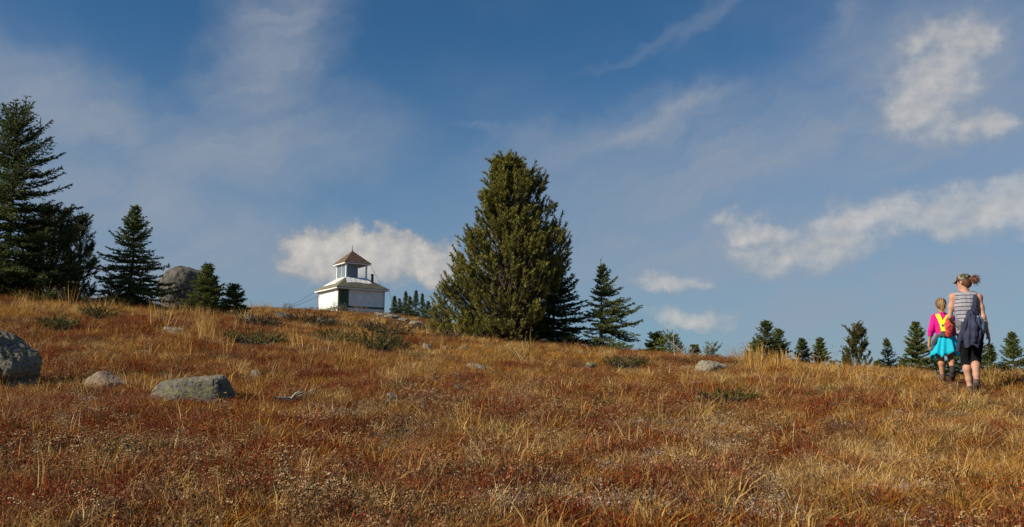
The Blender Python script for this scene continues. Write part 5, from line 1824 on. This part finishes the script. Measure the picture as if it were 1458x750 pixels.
# shoulder bag with its strap, and the jacket hung over it
bag = thing('shoulder_bag', 'blue denim shoulder bag slung from the woman\'s shoulder at her hip', 'bag', wp, wz)
BG = SDF().ball((0.105, -0.165, 0.965), (0.085, 0.055, 0.125), 0.04).ball((0.125, -0.12, 0.90), (0.075, 0.07, 0.09), 0.05)
grow('pouch', BG, 0.0075, M_denim, bag, 0.0, None, 0.030, 11)
mb = MB()
pts = [(0.040, 0.09, 1.36), (0.050, 0.04, 1.445), (0.060, -0.03, 1.445), (0.064, -0.098, 1.37), (0.055, -0.135, 1.25), (0.030, -0.150, 1.16), (0.0, -0.155, 1.10), (-0.045, -0.145, 1.03)]
for i in range(len(pts) - 1):
    w0, w1 = 0.014 + 0.0032 * i, 0.014 + 0.0032 * (i + 1)
    A_, B_ = np.array(pts[i]), np.array(pts[i + 1])
    n_ = np.array([0, 0.008, 0.0]) if i > 2 else np.array([0, 0.0, -0.008])
    mb.hexa([A_ + [-w0, 0, 0] + n_, A_ + [w0, 0, 0] + n_, B_ + [w1, 0, 0] + n_, B_ + [-w1, 0, 0] + n_], [A_ + [-w0, 0, 0], A_ + [w0, 0, 0], B_ + [w1, 0, 0], B_ + [-w1, 0, 0]])
mb.obj('strap', M_navy, bag)
jac = thing('jacket', 'navy jacket hanging behind the woman\'s hips with dangling sleeves', 'jacket', wp, wz)
J = SDF()
J.poly([(0.020, -0.165, 1.12), (0.050, -0.195, 0.98), (0.045, -0.200, 0.82), (0.035, -0.195, 0.655)], [0.045, 0.080, 0.088, 0.088], 0.05, (1, 0.42, 1))
J.poly([(0.09, -0.19, 1.0), (0.115, -0.215, 0.85), (0.10, -0.205, 0.68)], [0.030, 0.040, 0.028], 0.02, (1, 0.7, 1))
J.poly([(-0.01, -0.19, 1.0), (0.0, -0.222, 0.82), (-0.02, -0.212, 0.66)], [0.026, 0.034, 0.030], 0.03, (1, 0.7, 1))
grow('body_panel', J, 0.0075, M_navy, jac, 0.0, lambda P: 0.645 + 0.025 * np.sin(P[..., 0] * 40) - P[..., 2], 0.05, 13)
JS = SDF().poly([(0.0, -0.19, 1.10), (-0.065, -0.205, 0.93), (-0.115, -0.185, 0.75), (-0.150, -0.16, 0.575)], [0.034, 0.036, 0.032, 0.028], 0.03, (1, 0.75, 1))
grow('sleeve', JS, 0.0075, M_navy, jac, 0.0, lambda P: 0.565 - P[..., 2], 0.03, 15)
JS = SDF().poly([(0.04, -0.215, 1.06), (0.055, -0.25, 0.92), (0.055, -0.25, 0.80), (0.060, -0.245, 0.72)], [0.03, 0.036, 0.034, 0.034], 0.03, (1, 0.8, 1))
grow('sleeve', JS, 0.0075, M_navy, jac, 0.0, lambda P: 0.70 - P[..., 2], 0.03, 17)
GS = SDF().poly([(-0.165, -0.06, 1.0), (-0.140, -0.105, 0.96), (-0.12, -0.11, 0.90)], [0.030, 0.045, 0.034], 0.03).cone((-0.15,-0.07,0.97),(-0.175,-0.05,0.92),0.03,0.02,0.02)
tag(grow('rolled_shirt', GS, 0.0075, M_roll, None, 0.0, None, 0.045, 19), 'grey rolled shirt tucked at the woman\'s waist under her bent arm', 'shirt')
o = COL.objects['rolled_shirt']
o.location, o.rotation_euler = tuple(wp), (0, 0, wz)

# ---- the girl ahead of her
gp = on_ground(1345, 14.1)
gzr = -math.atan2(gp[0], gp[1])
girl = thing('person', 'girl in magenta top and turquoise skirt with a ponytail walking ahead', 'person', gp, gzr, 'two hikers on the meadow')
G = SDF()
hL, hR2 = (-0.062, 0, 0.665), (0.072, 0, 0.665)
kL, aL = (-0.055, 0.07, 0.375), (-0.030, 0.10, 0.07)
kR, aR = (0.088, 0.06, 0.365), (0.108, -0.20, 0.185)
s1, s2 = (-0.145, 0, 1.005), (0.085, 0, 1.005)
e1, w1_ = (-0.195, -0.03, 0.795), (-0.222, 0.02, 0.605)
e2, w2_ = (0.150, 0.02, 0.80), (0.130, 0.19, 0.73)
G.poly([(0.0, 0, 0.68), (-0.015, 0, 0.80), (-0.028, 0, 0.92), (-0.030, 0, 0.985)], [0.098, 0.084, 0.092, 0.072], 0.05, (1.12, 0.80, 1))
G.cone(s1, s2, 0.043, 0.043, 0.045)
G.poly([(-0.032, 0, 1.01), (-0.045, 0.005, 1.12)], [0.043, 0.040], 0.03)
for a, k_, n_ in ((hL, kL, aL), (hR2, kR, aR)):
    a, k_, n_ = np.array(a), np.array(k_), np.array(n_)
    G.poly([a, a * .5 + k_ * .5, k_], [0.070, 0.060, 0.044], 0.04)
    G.poly([k_, k_ * .68 + n_ * .32 + np.array([0, -0.010, 0.008]), n_], [0.043, 0.046, 0.029], 0.03)
G.poly([aL, (-0.030, 0.16, 0.035), (-0.030, 0.23, 0.026)], [0.032, 0.030, 0.024], 0.02)
G.poly([aR, (0.110, -0.19, 0.09), (0.110, -0.12, 0.035)], [0.032, 0.032, 0.026], 0.02)
for s_, e_, w_ in ((s1, e1, w1_), (s2, e2, w2_)):
    s_, e_, w_ = np.array(s_), np.array(e_), np.array(w_)
    G.poly([s_, e_], [0.040, 0.030], 0.03)
    G.poly([e_, e_ * .6 + w_ * .4, w_], [0.030, 0.029, 0.020], 0.02)
hand(G, w1_, (-0.02, 0.15, -1), (1, 0, 0.1), (0, 1, 0.1), 0.14, 0.7)
hand(G, w2_, (-0.1, 1, -0.1), (-1, 0, 0), (0, 0.1, 1), 0.14, 1.2)
GF = (-0.10, 1, -0.12)
gq, gR = head_sdf(G, (-0.058, 0.012, 1.215), GF, (0, 0, 1), 0.94)
grow('body', G, 0.0068, M_skin2, girl)
for e in (-1, 1):
    V, T = ICO[3]
    link('eye', mesh_np('eye', V * 0.008 + gq(0.030 * e, 0.075, 0.008), T, None, M_eye, True), girl)
# magenta long sleeved top
TG = SDF()
TG.poly([(0.0, 0, 0.70), (-0.015, 0, 0.80), (-0.028, 0, 0.92), (-0.030, 0, 0.985)], [0.098, 0.086, 0.094, 0.074], 0.05, (1.12, 0.82, 1))
TG.cone(s1, s2, 0.044, 0.044, 0.045)
for s_, e_, w_ in ((s1, e1, w1_), (s2, e2, w2_)):
    s_, e_, w_ = np.array(s_), np.array(e_), np.array(w_)
    TG.poly([s_, e_, e_ * .55 + w_ * .45], [0.044, 0.036, 0.033], 0.03)
TG.poly([(-0.032, 0, 1.01), (-0.040, -0.01, 1.075)], [0.050, 0.052], 0.03)
wcut1 = np.array(w1_) * 0.50 + np.array(e1) * 0.50
grow('shirt', TG, 0.0075, M_pink, girl, 0.008, lambda P: np.maximum.reduce([0.66 - P[..., 2], P[..., 2] - 1.085, np.where(np.abs(P[..., 0] + 0.21) < 0.07, wcut1[2] - P[..., 2], -1)]), 0.014, 21)
# flared skirt with folds
mb = MB()
nk, nr = 96, 9
for i in range(nr):
    f = i / (nr - 1)
    for k in range(nk):
        a = 2 * math.pi * k / nk
        fold = (abs(math.sin(a * 5.5 + 1.3 + 0.4 * math.sin(a * 3))) - 0.5) * 0.045 * f ** 0.7 + math.sin(a * 17 + 0.4) * 0.009 * f
        rx, ry = 0.122 + 0.092 * f + fold, 0.100 + 0.085 * f + fold
        z = 0.755 - 0.345 * f + 0.030 * f * math.sin(a * 5 + 0.8) + 0.014 * f * math.sin(a * 11) + (0.03 * f * math.cos(a))
        mb.v.append((rx * math.cos(a) + 0.01 + 0.004 * f, ry * math.sin(a), z))
for i in range(nr - 1):
    for k in range(nk):
        k2 = (k + 1) % nk
        mb.f.append((i * nk + k, (i + 1) * nk + k, (i + 1) * nk + k2, i * nk + k2))
sk = mb.obj('skirt', M_turq, girl, True)
sk.modifiers.new('thickness', 'SOLIDIFY').thickness = 0.006
for pts, hl in (([aL, (-0.030, 0.16, 0.040), (-0.030, 0.235, 0.030)], (-0.030, 0.08, 0.045)), ([aR, (0.110, -0.185, 0.095), (0.110, -0.12, 0.038)], (0.110, -0.225, 0.155))):
    S_ = SDF().poly(pts, [0.032, 0.034, 0.028], 0.03).ball(hl, (0.032, 0.038, 0.042), 0.03)
    S_.cone(pts[0], np.array(pts[0]) + (0, 0.02 if pts[0] is aR else 0, 0.04), 0.030, 0.032, 0.02)
    grow('shoe', S_, 0.0065, M_shoe if pts[0] is aL else M_sole, girl, 0.006, lambda P, t=np.array(pts[0]): P[..., 2] - (t[2] + 0.055))
GH = SDF().ball(gq(0, -0.014, 0.020), (0.080, 0.095, 0.090), 0.02, gR).ball(gq(0, -0.055, -0.030), (0.064, 0.045, 0.062), 0.03, gR)
gf = np.array(GF) / np.linalg.norm(GF)
ghc = np.array(gq(0, 0, 0))
grow('hair', GH, 0.006, M_blond, girl, 0.0, lambda P: np.minimum((P - ghc) @ gf - 0.045, 1) + 0 * P[..., 0] - np.maximum((P - ghc)[..., 2], 0) * 0.3, 0.012, 23)
t0 = np.array(gq(0, -0.100, 0.045))
strands('ponytail', None, 60, [t0 + (0, 0.02, 0), t0 + (0.004, -0.035, 0.012), t0 + (0.010, -0.055, -0.05), t0 + (0.018, -0.050, -0.13), t0 + (0.022, -0.035, -0.19)], M_blond2, girl, 25, 0.0065, 0.016, 0.012)
link('hair_tie', MB().tube([t0 + np.array((0, -0.004, 0.004)), t0 + np.array((0.001, -0.018, 0.010))], 0.022, 10).mesh('hair_tie', M_black, True), girl)
# charcoal jacket tied round her waist
wj = thing('tied_jacket', 'charcoal jacket tied round the girl\'s waist over her skirt', 'jacket', gp, gzr)
Jt = SDF().poly([(-0.115, -0.03, 0.70), (-0.06, -0.115, 0.715), (0.04, -0.125, 0.735), (0.115, -0.06, 0.745)], [0.026, 0.030, 0.030, 0.026], 0.02)
grow('waistband', Jt, 0.007, M_char, wj, 0.0, None, 0.02, 27)
Jt = SDF().poly([(-0.105, -0.05, 0.70), (-0.150, -0.075, 0.60), (-0.172, -0.06, 0.50)], [0.032, 0.030, 0.024], 0.02)
grow('sleeve', Jt, 0.007, M_char, wj, 0.0, None, 0.02, 29)
# little backpack: neon yellow harness, coral body, charcoal sides
bp = thing('backpack', 'neon yellow and coral red small backpack on the girl\'s back', 'backpack', gp, gzr)
BP = SDF().poly([(0.045, -0.140, 0.955), (0.060, -0.170, 0.84), (0.055, -0.165, 0.74)], [0.045, 0.070, 0.066], 0.04, (0.74, 0.72, 1))
grow('pack_body', BP, 0.007, M_coral, bp, 0.0, None, 0.02, 31)
BP = SDF().poly([(-0.045, -0.120, 0.885), (-0.020, -0.140, 0.82), (0.0, -0.140, 0.73)], [0.030, 0.055, 0.050], 0.03, (0.9, 0.70, 1))
grow('side_panel', BP, 0.007, M_char, bp, 0.0, None, 0.014, 33)


def band(mb, pts, w0, th=0.010):
    pts = [np.array(q, float) for q in pts]
    for i in range(len(pts) - 1):
        A_, B_ = pts[i], pts[i + 1]
        d = (B_ - A_) / np.linalg.norm(B_ - A_)
        out = np.array([0, -1, 0.25])
        sd = np.cross(d, out)
        sd /= np.linalg.norm(sd)
        o = np.cross(sd, d) * th
        if o[1] > 0:
            o = -o
        B2 = B_ + d * 0.004
        mb.hexa([A_ - sd * w0, A_ + sd * w0, B2 + sd * w0, B2 - sd * w0], [A_ - sd * w0 + o, A_ + sd * w0 + o, B2 + sd * w0 + o, B2 - sd * w0 + o])
    return mb


band(MB(), [(-0.115, 0.02, 1.055), (-0.105, -0.055, 1.045), (-0.075, -0.105, 0.975), (-0.045, -0.132, 0.90), (-0.030, -0.180, 0.83), (-0.025, -0.182, 0.775)], 0.032).obj('strap', M_lime, bp)
band(MB(), [(0.055, 0.02, 1.055), (0.048, -0.055, 1.045), (0.025, -0.105, 0.985), (-0.02, -0.140, 0.920), (-0.05, -0.138, 0.885)], 0.026).obj('strap', M_lime, bp)
mb = MB()
for k in range(6):
    z = 0.93 - k * 0.036
    mb.tube([(0.040 + 0.030 * (-1) ** k, -0.192 - 0.03 * min(k, 2) * 0.8, z), (0.066 - 0.030 * (-1) ** k, -0.192 - 0.03 * min(k + 1, 2) * 0.8, z - 0.036)], 0.0045, 5)
mb.obj('bungee_cord', M_char, bp)

for o in [q for q in COL.objects if q.parent is None and q.name.split('.')[0] in ('person', 'shoulder_bag', 'jacket', 'rolled_shirt', 'tied_jacket', 'backpack')]:
    o.rotation_euler = (math.radians(-2.0), math.radians(3.6), o.rotation_euler[2])      # both lean into the slope
